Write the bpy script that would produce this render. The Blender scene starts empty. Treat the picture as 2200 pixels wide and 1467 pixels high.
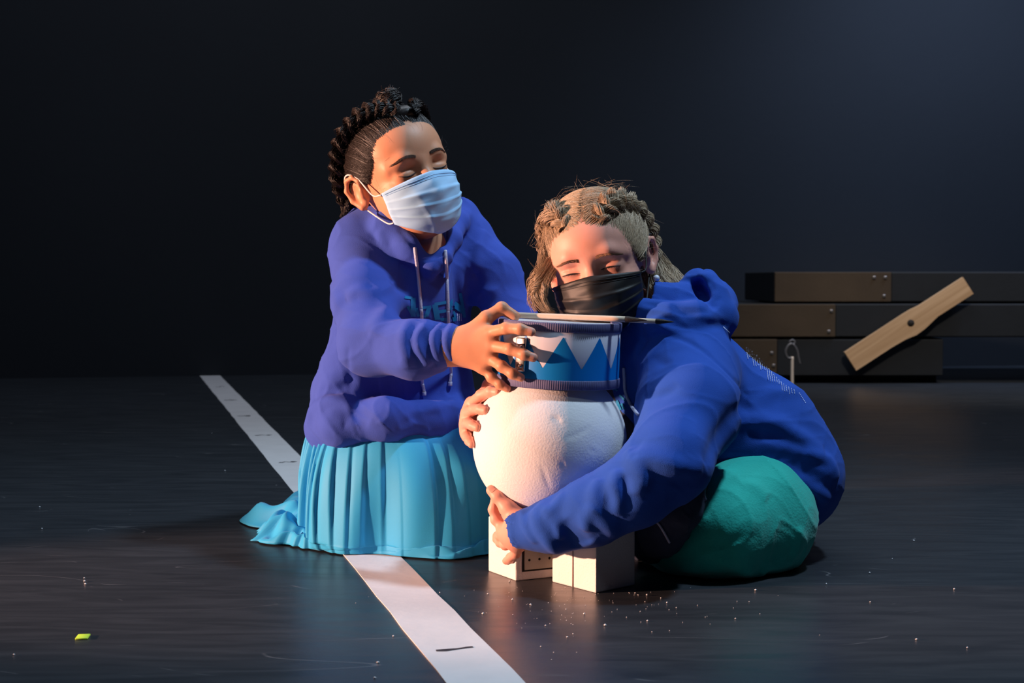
import bpy, bmesh, math, random
import numpy as np
from mathutils import Vector, Matrix, Euler
random.seed(7); RNG = np.random.default_rng(7)
PI = math.pi
SC = bpy.context.scene
COL = SC.collection

# ------------------------------------------------------------------ camera
F_PX, CAM_H = 3055.0, 0.44
PITCH = math.atan(133.5 / F_PX)
cam = bpy.data.cameras.new('camera'); cam.sensor_width = 36.0
cam.lens = 36.0 * F_PX / 2200.0
cam.clip_start = 0.05; cam.clip_end = 60
cam.dof.use_dof = True; cam.dof.focus_distance = 2.12; cam.dof.aperture_fstop = 10.0
co = bpy.data.objects.new('camera', cam); COL.objects.link(co)
co.location = (0, 0, CAM_H); co.rotation_euler = (PI / 2 - PITCH, 0, 0)
SC.camera = co

# ------------------------------------------------------------------ world, lights, exposure
w = bpy.data.worlds.new('world'); SC.world = w; w.use_nodes = True
w.node_tree.nodes['Background'].inputs[0].default_value = (0.35, 0.5, 1.0, 1)
w.node_tree.nodes['Background'].inputs[1].default_value = 0.012

def look(loc, tgt):
    return (Vector(tgt) - Vector(loc)).to_track_quat('-Z', 'Y').to_euler()
def spot(name, loc, tgt, watts, col, deg, blend, size):
    l = bpy.data.lights.new(name, 'SPOT'); l.energy = watts; l.color = col
    l.spot_size = math.radians(deg); l.spot_blend = blend; l.shadow_soft_size = size
    o = bpy.data.objects.new(name, l); COL.objects.link(o); o.location = loc; o.rotation_euler = look(loc, tgt)
    return o
def area(name, loc, tgt, watts, col, sx, sy):
    l = bpy.data.lights.new(name, 'AREA'); l.energy = watts; l.color = col
    l.shape = 'RECTANGLE'; l.size = sx; l.size_y = sy
    o = bpy.data.objects.new(name, l); COL.objects.link(o); o.location = loc; o.rotation_euler = look(loc, tgt)
    return o
spot('side_stage_light', (-3.9, 1.28, 0.72), (-0.04, 2.15, 0.36), 1780, (1.0, 0.53, 0.36), 20.5, 0.4, 0.06)
spot('overhead_stage_light', (1.25, 1.90, 3.3), (0.08, 2.2, 0.3), 330, (0.60, 0.80, 1.0), 64, 0.9, 0.14)
spot('overhead_fill_light', (-1.0, 0.1, 3.0), (-0.1, 2.3, 0.3), 30, (0.66, 0.80, 1.0), 80, 0.9, 0.25)
spot('wall_wash_light', (2.6, 5.65, 2.75), (2.5, 6.3, 1.9), 260, (0.50, 0.66, 1.0), 110, 1.0, 0.2)
spot('riser_fill_light', (1.6, 3.0, 3.4), (1.9, 6.0, 0.1), 380, (1.0, 0.86, 0.72), 32, 0.8, 0.2)  # unseen spot added to brighten the dark platforms and wooden bar
area('rear_floor_fill_light', (0.2, 4.2, 4.2), (0.0, 3.6, 0.0), 62, (0.80, 0.88, 1.0), 3.0, 1.2)  # added broad fill that lifts the rear floor and rims the hair
spot('wall_fill_light', (-0.9, 2.6, 3.9), (-0.9, 6.5, 1.9), 80, (0.6, 0.7, 1.0), 95, 1.0, 0.4)

SC.view_settings.view_transform = 'Standard'; SC.view_settings.look = 'None'
SC.view_settings.exposure = 0.0; SC.view_settings.gamma = 1.0
SC.view_settings.use_curve_mapping = False

# ------------------------------------------------------------------ helpers
def W(px, py, Y):
    a = (px - 1100.0) / F_PX; b = (733.5 - py) / F_PX
    cp, sp = math.cos(PITCH), math.sin(PITCH)
    d = np.array([a, cp + b * sp, -sp + b * cp]); s = Y / d[1]
    return np.array([0, 0, CAM_H]) + d * s
def ray(px, py):
    a = (px - 1100.0) / F_PX; b = (733.5 - py) / F_PX
    cp, sp = math.cos(PITCH), math.sin(PITCH)
    d = np.array([a, cp + b * sp, -sp + b * cp]); return d / np.linalg.norm(d)
def FL(px, py, z=0.0):
    d = ray(px, py); t = (z - CAM_H) / d[2]; return np.array([0, 0, CAM_H]) + d * t
def tag(o, label=None, cat=None, group=None, kind=None):
    if label: o['label'] = label
    if cat: o['category'] = cat
    if group: o['group'] = group
    if kind: o['kind'] = kind
    return o
def empty(name, loc, label, cat, group=None):
    o = bpy.data.objects.new(name, None); COL.objects.link(o); o.location = loc
    o.empty_display_size = 0.05
    return tag(o, label, cat, group)
def obj(name, me, mat, parent=None, smooth=True):
    """link mesh; vertices are in world space, so undo the parent's location"""
    o = bpy.data.objects.new(name, me); COL.objects.link(o)
    if mat is not None:
        for m in (mat if isinstance(mat, (list, tuple)) else [mat]): me.materials.append(m)
    me.polygons.foreach_set('use_smooth', [smooth] * len(me.polygons))
    if parent is not None:
        o.parent = parent
        w = Vector((0, 0, 0)); p = parent
        while p is not None: w += p.location; p = p.parent
        o.location = -w
    return o
def npmesh(name, V, Fq, n=4):
    me = bpy.data.meshes.new(name)
    V = np.asarray(V, dtype=np.float32); Fq = np.asarray(Fq, dtype=np.int32)
    me.vertices.add(len(V)); me.vertices.foreach_set('co', V.ravel())
    nf = len(Fq); me.loops.add(nf * n); me.loops.foreach_set('vertex_index', Fq.ravel())
    me.polygons.add(nf)
    me.polygons.foreach_set('loop_start', np.arange(0, nf * n, n, dtype=np.int32))
    me.polygons.foreach_set('loop_total', np.full(nf, n, dtype=np.int32))
    me.update(calc_edges=True); me.validate()
    return me
def pymesh(name, V, Fc):
    me = bpy.data.meshes.new(name); me.from_pydata([tuple(v) for v in V], [], Fc); me.update(); return me
def catmull(P, n):
    P = np.asarray(P, float)
    if len(P) < 3:
        t = np.linspace(0, 1, n)[:, None]; return P[0] * (1 - t) + P[-1] * t
    Q = np.vstack([2 * P[0] - P[1], P, 2 * P[-1] - P[-2]]); out = []
    m = len(P) - 1
    for u in np.linspace(0, m, n):
        i = min(int(u), m - 1); t = u - i; a, b, c, d = Q[i:i + 4]
        out.append(.5 * ((2 * b) + (-a + c) * t + (2 * a - 5 * b + 4 * c - d) * t * t + (-a + 3 * b - 3 * c + d) * t ** 3))
    return np.array(out)
def tubes(name, L, R, k=4, close=False):
    """L: (n,m,3) centre lines, R: (n,m) radii -> one mesh of tubes with end caps"""
    L = np.asarray(L, float); n, m, _ = L.shape; R = np.broadcast_to(R, (n, m))
    T = np.gradient(L, axis=1); T /= (np.linalg.norm(T, axis=2, keepdims=True) + 1e-12)
    up = np.where(np.abs(T[..., 2:3]) > .9, np.array([1., 0, 0]), np.array([0, 0, 1.]))
    up = np.broadcast_to(up[:, :1], up.shape) * 1.0
    U = np.cross(T, up); U /= (np.linalg.norm(U, axis=2, keepdims=True) + 1e-9); Vv = np.cross(T, U)
    a = np.arange(k) * 2 * PI / k
    V = L[:, :, None, :] + R[:, :, None, None] * (np.cos(a)[None, None, :, None] * U[:, :, None, :] + np.sin(a)[None, None, :, None] * Vv[:, :, None, :])
    V = V.reshape(-1, 3)
    i = np.arange(n)[:, None, None]; j = np.arange(m - 1)[None, :, None]; c = np.arange(k)[None, None, :]
    b = (i * m + j) * k; c2 = (c + 1) % k
    Q = np.stack([b + c, b + c2, b + k + c2, b + k + c], -1).reshape(-1, 4)
    if k == 4:
        e0 = (np.arange(n) * m * k)[:, None] + np.array([3, 2, 1, 0])
        e1 = (np.arange(n) * m * k + (m - 1) * k)[:, None] + np.array([0, 1, 2, 3])
        Q = np.vstack([Q, e0, e1])
    return npmesh(name, V, Q)
def tube(name, P, r, n=24, k=8, r2=None):
    C = catmull(P, n); rr = np.full(n, r) if r2 is None else np.linspace(r, r2, n)
    T = np.gradient(C, axis=0); T /= np.linalg.norm(T, axis=1)[:, None] + 1e-12
    V = []; up = np.array([0, 0, 1.]) if abs(T[0][2]) < .9 else np.array([1., 0, 0])
    U = np.cross(T[0], up); U /= np.linalg.norm(U)
    for i in range(n):
        U = U - T[i] * U.dot(T[i]); U /= np.linalg.norm(U); B = np.cross(T[i], U)
        for j in range(k):
            a = 2 * PI * j / k; V.append(C[i] + rr[i] * (math.cos(a) * U + math.sin(a) * B))
    Fc = [(i * k + j, i * k + (j + 1) % k, (i + 1) * k + (j + 1) % k, (i + 1) * k + j) for i in range(n - 1) for j in range(k)]
    Fc.append(tuple(range(k))[::-1]); Fc.append(tuple(range((n - 1) * k, n * k)))
    return pymesh(name, V, Fc)
def bm_done(name, bm):
    bmesh.ops.recalc_face_normals(bm, faces=bm.faces)
    me = bpy.data.meshes.new(name); bm.to_mesh(me); bm.free(); return me
def prism(name, base, z0, z1, bev=0.0, seg=2):
    bm = bmesh.new()
    lo = [bm.verts.new((p[0], p[1], z0)) for p in base]; hi = [bm.verts.new((p[0], p[1], z1)) for p in base]
    bm.faces.new(lo[::-1]); bm.faces.new(hi); n = len(base)
    for i in range(n): bm.faces.new((lo[i], lo[(i + 1) % n], hi[(i + 1) % n], hi[i]))
    if bev: bmesh.ops.bevel(bm, geom=bm.edges[:], offset=bev, segments=seg, affect='EDGES', profile=.5)
    return bm_done(name, bm)
def boxm(name, c, h, R=None, bev=0.0, seg=2):
    bm = bmesh.new(); bmesh.ops.create_cube(bm, size=2.0)
    for v in bm.verts: v.co = Vector((v.co.x * h[0], v.co.y * h[1], v.co.z * h[2]))
    if bev: bmesh.ops.bevel(bm, geom=bm.edges[:], offset=bev, segments=seg, affect='EDGES', profile=.5)
    R = np.eye(3) if R is None else np.asarray(R)
    for v in bm.verts: v.co = Vector(R @ np.array(v.co) + np.asarray(c))
    return bm_done(name, bm)
def rz(a): c, s = math.cos(a), math.sin(a); return np.array([[c, -s, 0], [s, c, 0], [0, 0, 1.]])
def rx(a): c, s = math.cos(a), math.sin(a); return np.array([[1., 0, 0], [0, c, -s], [0, s, c]])
def ry(a): c, s = math.cos(a), math.sin(a); return np.array([[c, 0, s], [0, 1., 0], [-s, 0, c]])
def frame_from(xd, zd):
    x = np.asarray(xd, float); x = x / np.linalg.norm(x); z = np.asarray(zd, float); z = z - x * z.dot(x); z /= np.linalg.norm(z)
    return np.stack([x, np.cross(z, x), z], axis=1)

# ------------------------------------------------------------------ materials
def mat(name, col, rough=.7, spec=.4, metal=0., sheen=0., noise=None, bump=None, bscale=200., sss=0., sheenrough=.5, col2=None, alpha=None, coat=0.):
    """noise=(scale, amount) varies the colour towards col2; bump=strength of fine relief"""
    m = bpy.data.materials.new(name); m.use_nodes = True; nt = m.node_tree; N = nt.nodes; p = N['Principled BSDF']
    p.inputs['Base Color'].default_value = (*col, 1); p.inputs['Roughness'].default_value = rough
    p.inputs['Specular IOR Level'].default_value = spec; p.inputs['Metallic'].default_value = metal
    if sheen: p.inputs['Sheen Weight'].default_value = sheen; p.inputs['Sheen Roughness'].default_value = sheenrough
    if sss: p.inputs['Subsurface Weight'].default_value = sss; p.inputs['Subsurface Radius'].default_value = (.012, .004, .002); p.inputs['Subsurface Scale'].default_value = .6
    if coat: p.inputs['Coat Weight'].default_value = coat
    tc = N.new('ShaderNodeTexCoord')
    if noise:
        n = N.new('ShaderNodeTexNoise'); n.inputs['Scale'].default_value = noise[0]; n.inputs['Detail'].default_value = 5
        mx = N.new('ShaderNodeMix'); mx.data_type = 'RGBA'
        c2 = col2 or tuple(min(1, c * (1 - noise[1])) for c in col)
        mx.inputs['A'].default_value = (*col, 1); mx.inputs['B'].default_value = (*c2, 1)
        nt.links.new(tc.outputs['Object'], n.inputs['Vector']); nt.links.new(n.outputs['Fac'], mx.inputs['Factor']); nt.links.new(mx.outputs['Result'], p.inputs['Base Color'])
    if bump:
        b = N.new('ShaderNodeBump'); b.inputs['Strength'].default_value = bump; b.inputs['Distance'].default_value = .002
        n2 = N.new('ShaderNodeTexNoise'); n2.inputs['Scale'].default_value = bscale; n2.inputs['Detail'].default_value = 4
        nt.links.new(tc.outputs['Object'], n2.inputs['Vector']); nt.links.new(n2.outputs['Fac'], b.inputs['Height']); nt.links.new(b.outputs['Normal'], p.inputs['Normal'])
    return m
M = dict(
    hoodie=mat('blue_fleece', (.050, .100, .50), .9, .15, sheen=.05, bump=.25, bscale=900, noise=(30, .15)),
    hoodie_b=mat('royal_blue_fleece', (.021, .088, .46), .9, .15, sheen=.05, bump=.25, bscale=900, noise=(30, .15)),
    skirt=mat('turquoise_crepe', (.022, .36, .70), .6, .3, sheen=.08, bump=.12, bscale=1200),
    pants=mat('teal_cotton', (.014, .52, .43), .8, .25, sheen=.2, bump=.4, bscale=300, noise=(25, .2)),
    shirt=mat('dark_slate_cloth', (.055, .068, .12), .85, .2, bump=.3, bscale=400, noise=(40, .6)),
    skin_a=mat('skin_tan', (.68, .31, .175), .5, .4, sss=.12, bump=.06, bscale=500, noise=(60, .1)),
    skin_b=mat('skin_fair', (.80, .38, .285), .5, .4, sss=.12, bump=.06, bscale=500, noise=(60, .1)),
    nail=mat('fingernail', (.74, .34, .25), .5, .5),
    lash=mat('eyelash', (.015, .01, .01), .6),
    brow_a=mat('dark_eyebrow', (.09, .05, .035), .7), brow_b=mat('light_brown_eyebrow', (.22, .11, .06), .7),
    hair_a=mat('black_brown_hair', (.013, .008, .007), .42, .5, bump=.3, bscale=300),
    hair_b=mat('ash_blond_hair', (.62, .46, .30), .38, .5, noise=(220, .5), bump=.2, bscale=300),
    mask_a=mat('light_blue_mask', (.38, .66, .95), .7, .3, bump=.1, bscale=1500),
    mask_b=mat('black_mask', (.012, .011, .011), .5, .4, bump=.1, bscale=1500),
    elastic=mat('white_elastic', (.85, .8, .8), .7), elastic_b=mat('black_elastic', (.02, .02, .02), .7),
    cord=mat('white_cord', (.62, .62, .80), .8, bump=.8, bscale=700),
    print_c=mat('cyan_print', (.01, .22, .50), .6), print_w=mat('white_print', (.65, .72, .95), .6),
    foam=mat('white_foam', (.82, .81, .82), .65, .35, bump=.25, bscale=330),
    foam_block=mat('white_foam_block', (.82, .76, .74), .7, .3, bump=.35, bscale=320),
    panel=mat('beige_panel', (.55, .50, .42), .6, noise=(40, .2)), hole=mat('dark_hole', (.02, .015, .012), .9),
    white=mat('drum_white', (.70, .70, .80), .45, .4), blue=mat('drum_blue', (.0, .22, .66), .45, .4),
    rim=mat('ribbed_blue_grey_rim', (.13, .13, .27), .6, .3, noise=(120, .3)),
    head=mat('drumhead', (.78, .78, .8), .5), chrome=mat('chrome', (.85, .82, .8), .2, .5, metal=1.0),
    rod=mat('pale_wood_rod', (.80, .62, .46), .5, noise=(60, .12)), bristle=mat('black_bristle', (.008, .006, .006), .6, bump=.5, bscale=900),
    pearl=mat('pearl', (.75, .78, .9), .2, .6, coat=.5),
    tape=mat('white_floor_tape', (.74, .72, .72), .6, .35, noise=(14, .2), bump=.25, bscale=60),
    ink=mat('black_marker_ink', (.015, .012, .02), .6),
    riser=mat('black_riser_paint', (.012, .0145, .018), .7, .3, noise=(8, .35), bump=.2, bscale=60),
    riser_b=mat('dark_brown_board', (.075, .052, .032), .75, .25, noise=(6, .45), bump=.3, bscale=120),
    screw=mat('grey_screw', (.25, .23, .22), .4, metal=.8),
    clip=mat('dull_grey_metal', (.16, .16, .17), .5, metal=.6), candle=mat('cream_striped_cord', (.72, .62, .52), .7, noise=(60, .3)),
    yellow=mat('yellow_green_tape', (.55, .80, .05), .6), crumb=mat('foam_crumb', (.7, .7, .72), .8),
)
# ------------------------------------------------------------------ signed distance modelling
class SDF:
    def __init__(s): s.ops = []; s.R = np.eye(3); s.t = np.zeros(3)
    def frame(s, R=None, t=None):
        s.R = np.eye(3) if R is None else np.asarray(R); s.t = np.zeros(3) if t is None else np.asarray(t); return s
    def X(s, p): return s.R @ np.asarray(p, float) + s.t
    def cap(s, a, b, ra, rb=None, k=.01, mode='u'):
        a, b = s.X(a), s.X(b); rb = ra if rb is None else rb; r = max(ra, rb)
        s.ops.append((mode, k, np.minimum(a, b) - r, np.maximum(a, b) + r, 'c', (a, b, ra, rb))); return s
    def chain(s, P, r, k=.01, mode='u'):
        r = [r] * len(P) if np.isscalar(r) else r
        for i in range(len(P) - 1): s.cap(P[i], P[i + 1], r[i], r[i + 1], k, mode)
        return s
    def ell(s, c, r, R=None, k=.01, mode='u'):
        c = s.X(c); Rm = s.R @ (np.eye(3) if R is None else R); m = max(r)
        s.ops.append((mode, k, c - m, c + m, 'e', (c, np.asarray(r, float), Rm))); return s
    def box(s, c, h, rad=.005, R=None, k=.01, mode='u'):
        c = s.X(c); Rm = s.R @ (np.eye(3) if R is None else R); m = float(np.linalg.norm(h))
        s.ops.append((mode, k, c - m, c + m, 'b', (c, np.asarray(h, float), Rm, rad))); return s
    def plane(s, p, n, k=.004):   # keep the side n points to
        p = s.X(p); n = s.R @ np.asarray(n, float); n = n / np.linalg.norm(n)
        s.ops.append(('i', k, None, None, 'p', (p, n))); return s
    def fn(s, f): s.ops.append(('f', 0, None, None, 'f', f)); return s
    @staticmethod
    def prim(t, a, P):
        if t == 'c':
            A, B, ra, rb = a; d = B - A; L = d.dot(d) + 1e-12
            h = np.clip(((P - A) @ d) / L, 0, 1); q = P - A - h[:, None] * d
            return np.sqrt((q * q).sum(1)) - (ra + (rb - ra) * h)
        if t == 'e':
            c, r, R = a; q = (P - c) @ R; k0 = np.sqrt(((q / r) ** 2).sum(1)); k1 = np.sqrt(((q / r ** 2) ** 2).sum(1)) + 1e-9
            return k0 * (k0 - 1) / k1
        if t == 'b':
            c, h, R, rad = a; q = np.abs((P - c) @ R) - (h - rad)
            return np.sqrt((np.maximum(q, 0) ** 2).sum(1)) + np.minimum(q.max(1), 0) - rad
        if t == 'p': return -((P - a[0]) @ a[1])
    def eval(s, P, margin=.04):
        D = np.full(len(P), .5)
        if not len(P): return D
        bl, bh = P.min(0), P.max(0)
        for mode, k, lo, hi, t, a in s.ops:
            if mode == 'f': D = a(P, D); continue
            if lo is None: idx = np.nonzero(D < .2)[0]
            else:
                m = margin + k
                if (bl > hi + m).any() or (bh < lo - m).any(): continue
                if len(P) < 40: idx = np.arange(len(P))
                else: idx = np.nonzero((P[:, 0] > lo[0] - m) & (P[:, 0] < hi[0] + m) & (P[:, 1] > lo[1] - m) & (P[:, 1] < hi[1] + m) & (P[:, 2] > lo[2] - m) & (P[:, 2] < hi[2] + m))[0]
            if not len(idx): continue
            if mode == 'g':      # fold: a soft ridge (+) or crease (-) along a line on the cloth
                C, wd, amp, pw = a; q = P[idx]; best = np.full(len(q), 9.); bt = np.zeros(len(q)); n = len(C) - 1
                for i in range(n):
                    d = C[i + 1] - C[i]; h = np.clip(((q - C[i]) @ d) / (d.dot(d) + 1e-12), 0, 1); r = q - C[i] - h[:, None] * d
                    r = np.sqrt((r * r).sum(1)); b = r < best; best = np.where(b, r, best); bt = np.where(b, (i + h) / n, bt)
                e = np.clip(np.sin(np.clip(bt, 0, 1) * PI), 0, 1) ** .6 if pw[1] else 1.0
                D[idx] -= amp * e * np.exp(-(best / wd) ** pw[0]); continue
            d = s.prim(t, a, P[idx]); D0 = D[idx]
            if mode == 'u':
                h = np.maximum(k - np.abs(D0 - d), 0) / max(k, 1e-9); D[idx] = np.minimum(D0, d) - h * h * k * .25
            else:
                if mode == 's': d = -d
                h = np.maximum(k - np.abs(D0 - d), 0) / max(k, 1e-9); D[idx] = np.maximum(D0, d) + h * h * k * .25
        return D
    def bounds(s):
        lo = np.min([o[2] for o in s.ops if o[0] == 'u'], axis=0); hi = np.max([o[3] for o in s.ops if o[0] == 'u'], axis=0)
        return lo - .02, hi + .02
    def trace(s, P, d, tmax=2.0, off=0.0):
        """march points P along direction d onto the surface"""
        P = np.atleast_2d(np.asarray(P, float)).copy(); d = np.broadcast_to(d, P.shape); t = np.zeros(len(P)); act = np.arange(len(P))
        for _ in range(120):
            v = s.eval(P[act] + d[act] * t[act][:, None], margin=.05) - off
            t[act] += np.where(np.abs(v) > 2e-4, np.clip(v, -.02, .04) * .85, 0); act = act[(np.abs(v) > 3e-4) & (t[act] < tmax)]
            if not len(act): break
        return P + d * t[:, None]
    def px(s, pts, off=0.0, y0=1.6, n=None):
        """points of the surface seen at photo positions"""
        pts = catmull([(p[0], p[1], 0) for p in pts], n)[:, :2] if n else pts
        P = np.array([W(p[0], p[1], y0) for p in pts]); D = np.array([ray(p[0], p[1]) for p in pts])
        Q = s.trace(P, D, off=off)
        # a ray that misses keeps the last good depth
        bad = np.abs(s.eval(Q, .05) - off) > .004
        if bad.any() and not bad.all():
            good = np.nonzero(~bad)[0]
            for i in np.nonzero(bad)[0]:
                g = good[np.argmin(np.abs(good - i))]; Q[i] = W(pts[i][0], pts[i][1], Q[g][1])
        return Q
    def normal(s, P, e=.0015):
        P = np.atleast_2d(P); g = np.stack([s.eval(P + np.eye(3)[i] * e) - s.eval(P - np.eye(3)[i] * e) for i in range(3)], 1)
        return g / (np.linalg.norm(g, axis=1)[:, None] + 1e-9)
    def fold(s, pts, r, up, n, y0, taper, pw):
        Q = s.px(pts, y0=y0, n=n or max(6, len(pts) * 3)); m = r * 2.4
        s.ops.append(('g', 0, Q.min(0) - m, Q.max(0) + m, 'g', (Q, r, up, (pw, taper)))); return s
    def ridge(s, pts, r, up, k=.012, n=None, y0=1.6, taper=True): return s.fold(pts, r, up, n, y0, taper, 1.7)
    def groove(s, pts, r, dn, k=.008, n=None, y0=1.6, taper=True): return s.fold(pts, r, -dn, n, y0, taper, 1.4)
    def mesh(s, name, h=.0025, N=8):
        lo, hi = s.bounds(); B = h * N
        nb = np.ceil((hi - lo) / B).astype(int)
        G = np.stack(np.meshgrid(*[np.arange(n) for n in nb], indexing='ij'), -1).reshape(-1, 3)
        C = lo + (G + .5) * B; D = np.concatenate([s.eval(C[i:i + 2000], margin=B * 1.6) for i in range(0, len(C), 2000)]); act = G[np.abs(D) < B * 1.45]; act = act[np.lexsort((act[:, 0] % 4, act[:, 1] % 4, act[:, 2] // 4, act[:, 1] // 4, act[:, 0] // 4))]
        c = np.arange(N + 1); L = np.stack(np.meshgrid(c, c, c, indexing='ij'), -1).reshape(-1, 3)
        P = (lo + (act[:, None, :] * N + L[None]) * h).reshape(-1, 3)
        V = np.empty(len(P), np.float32)
        CH = (N + 1) ** 3 * 40
        for i in range(0, len(P), CH): V[i:i + CH] = s.eval(P[i:i + CH], margin=h * 4)
        V = V.reshape(-1, N + 1, N + 1, N + 1); S = V < 0
        T = (nb * N + 2).astype(np.int64)
        key = lambda I: (I[..., 0].astype(np.int64) * T[1] + I[..., 1]) * T[2] + I[..., 2]
        cs = sum(S[:, i:N + i, j:N + j, k:N + k].astype(np.int8) for i in (0, 1) for j in (0, 1) for k in (0, 1))
        b, i, j, k = np.nonzero((cs > 0) & (cs < 8))
        cell = act[b] * N + np.stack([i, j, k], 1); ck = key(cell)
        acc = np.zeros((len(b), 3)); cnt = np.zeros(len(b))
        E = []
        for ax in range(3):
            for u in (0, 1):
                for v in (0, 1):
                    o = [0, 0, 0]; o[(ax + 1) % 3] = u; o[(ax + 2) % 3] = v; q = list(o); q[ax] = 1; E.append((o, q))
        for o, q in E:
            va = V[b, i + o[0], j + o[1], k + o[2]]; vb = V[b, i + q[0], j + q[1], k + q[2]]
            m = (va < 0) != (vb < 0); t = np.where(m, va / np.where(m, va - vb, 1), 0)
            pt = np.array(o) + t[:, None] * (np.array(q) - np.array(o)); acc += pt * m[:, None]; cnt += m
        pos = lo + (cell + acc / cnt[:, None]) * h
        order = np.argsort(ck); sk = ck[order]
        def find(I):
            kk = key(I); p = np.searchsorted(sk, kk); p = np.minimum(p, len(sk) - 1); ok = sk[p] == kk; return order[p], ok
        quads = []
        for ax in range(3):
            a1, a2 = (ax + 1) % 3, (ax + 2) % 3
            sl = [slice(0, N)] * 3; s2 = list(sl); s2[ax] = slice(1, N + 1)
            A = S[:, sl[0], sl[1], sl[2]]; Bq = S[:, s2[0], s2[1], s2[2]]
            bb, ii, jj, kk = np.nonzero(A != Bq); g = act[bb] * N + np.stack([ii, jj, kk], 1)
            d1 = np.zeros(3, int); d1[a1] = 1; d2 = np.zeros(3, int); d2[a2] = 1
            v0, o0 = find(g - d1 - d2); v1, o1 = find(g - d2); v2, o2 = find(g); v3, o3 = find(g - d1)
            ok = o0 & o1 & o2 & o3; Q = np.stack([v0, v1, v2, v3], 1); inside = A[bb, ii, jj, kk]
            Q = np.where(inside[:, None], Q, Q[:, ::-1])[ok]; quads.append(Q)
        return npmesh(name, pos, np.vstack(quads))

def sines(P, fs, seed):
    r = np.random.default_rng(seed); out = np.zeros(len(P))
    for f in fs:
        for _ in range(3):
            d = r.normal(size=3); d /= np.linalg.norm(d); out += np.sin(P @ d * f * 2 * PI + r.uniform(0, 6.28))
    return out / (3 * len(fs))
def lumpy(amp, fs, seed):
    def f(P, D):
        m = np.abs(D) < .03; D = D.copy()
        if m.any(): D[m] += amp * sines(P[m], fs, seed)
        return D
    return f

def crease(amp, f, seed):
    """cloth creases: the zero lines of a warped wave field pinched into soft ridges"""
    def g(P, D):
        m = np.abs(D) < .03; D = D.copy()
        if m.any():
            Q = P[m]; Q = Q + np.stack([sines(Q, (f * .5,), seed + i) for i in range(3)], 1) * .06
            n = sines(Q, (f,), seed + 7); n2 = sines(Q * np.array([1, 1, 1.6]), (f * 1.9,), seed + 9)
            D[m] -= amp * (np.exp(-np.abs(n) / .10) + .45 * np.exp(-np.abs(n2) / .10) - .35)
        return D
    return g

def strokes(S, name, L, mt, parent, zoom=(0, 0, 1), off=.0012, label=None, y0=1.6, step=3, depth=.06):
    """flat lettering strokes laid on the cloth: (p, q, width) in photo positions"""
    V = []; Fc = []
    ox, oy, sc = zoom
    for (x0, y0_, x1, y1, wd) in L:
        x0, y0_, x1, y1, wd = ox + x0 / sc, oy + y0_ / sc, ox + x1 / sc, oy + y1 / sc, wd / sc
        n = max(2, int(math.hypot(x1 - x0, y1 - y0_) / step) + 1); m = max(2, int(wd / step) + 1)
        dx, dy = x1 - x0, y1 - y0_; l = math.hypot(dx, dy); nx, ny = -dy / l * wd / 2, dx / l * wd / 2
        pts = [(x0 + dx * i / (n - 1) + nx * (2 * j / (m - 1) - 1), y0_ + dy * i / (n - 1) + ny * (2 * j / (m - 1) - 1)) for i in range(n) for j in range(m)]
        Q = S.px(pts, off=off, y0=y0); b = len(V); V += list(Q)
        Fc += [(b + i * m + j, b + i * m + j + 1, b + (i + 1) * m + j + 1, b + (i + 1) * m + j) for i in range(n - 1) for j in range(m - 1)]
    Y = np.array(V)[:, 1]; md = np.median(Y); VV = np.array(V)
    Fc = [f for f in Fc if all(md - Y[k] < depth for k in f) and max(np.linalg.norm(VV[f[k]] - VV[f[k - 1]]) for k in range(4)) < .022]
    o = obj(name, pymesh(name, V, Fc), mt, parent)
    if label: o['label'] = label
    return o
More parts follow.
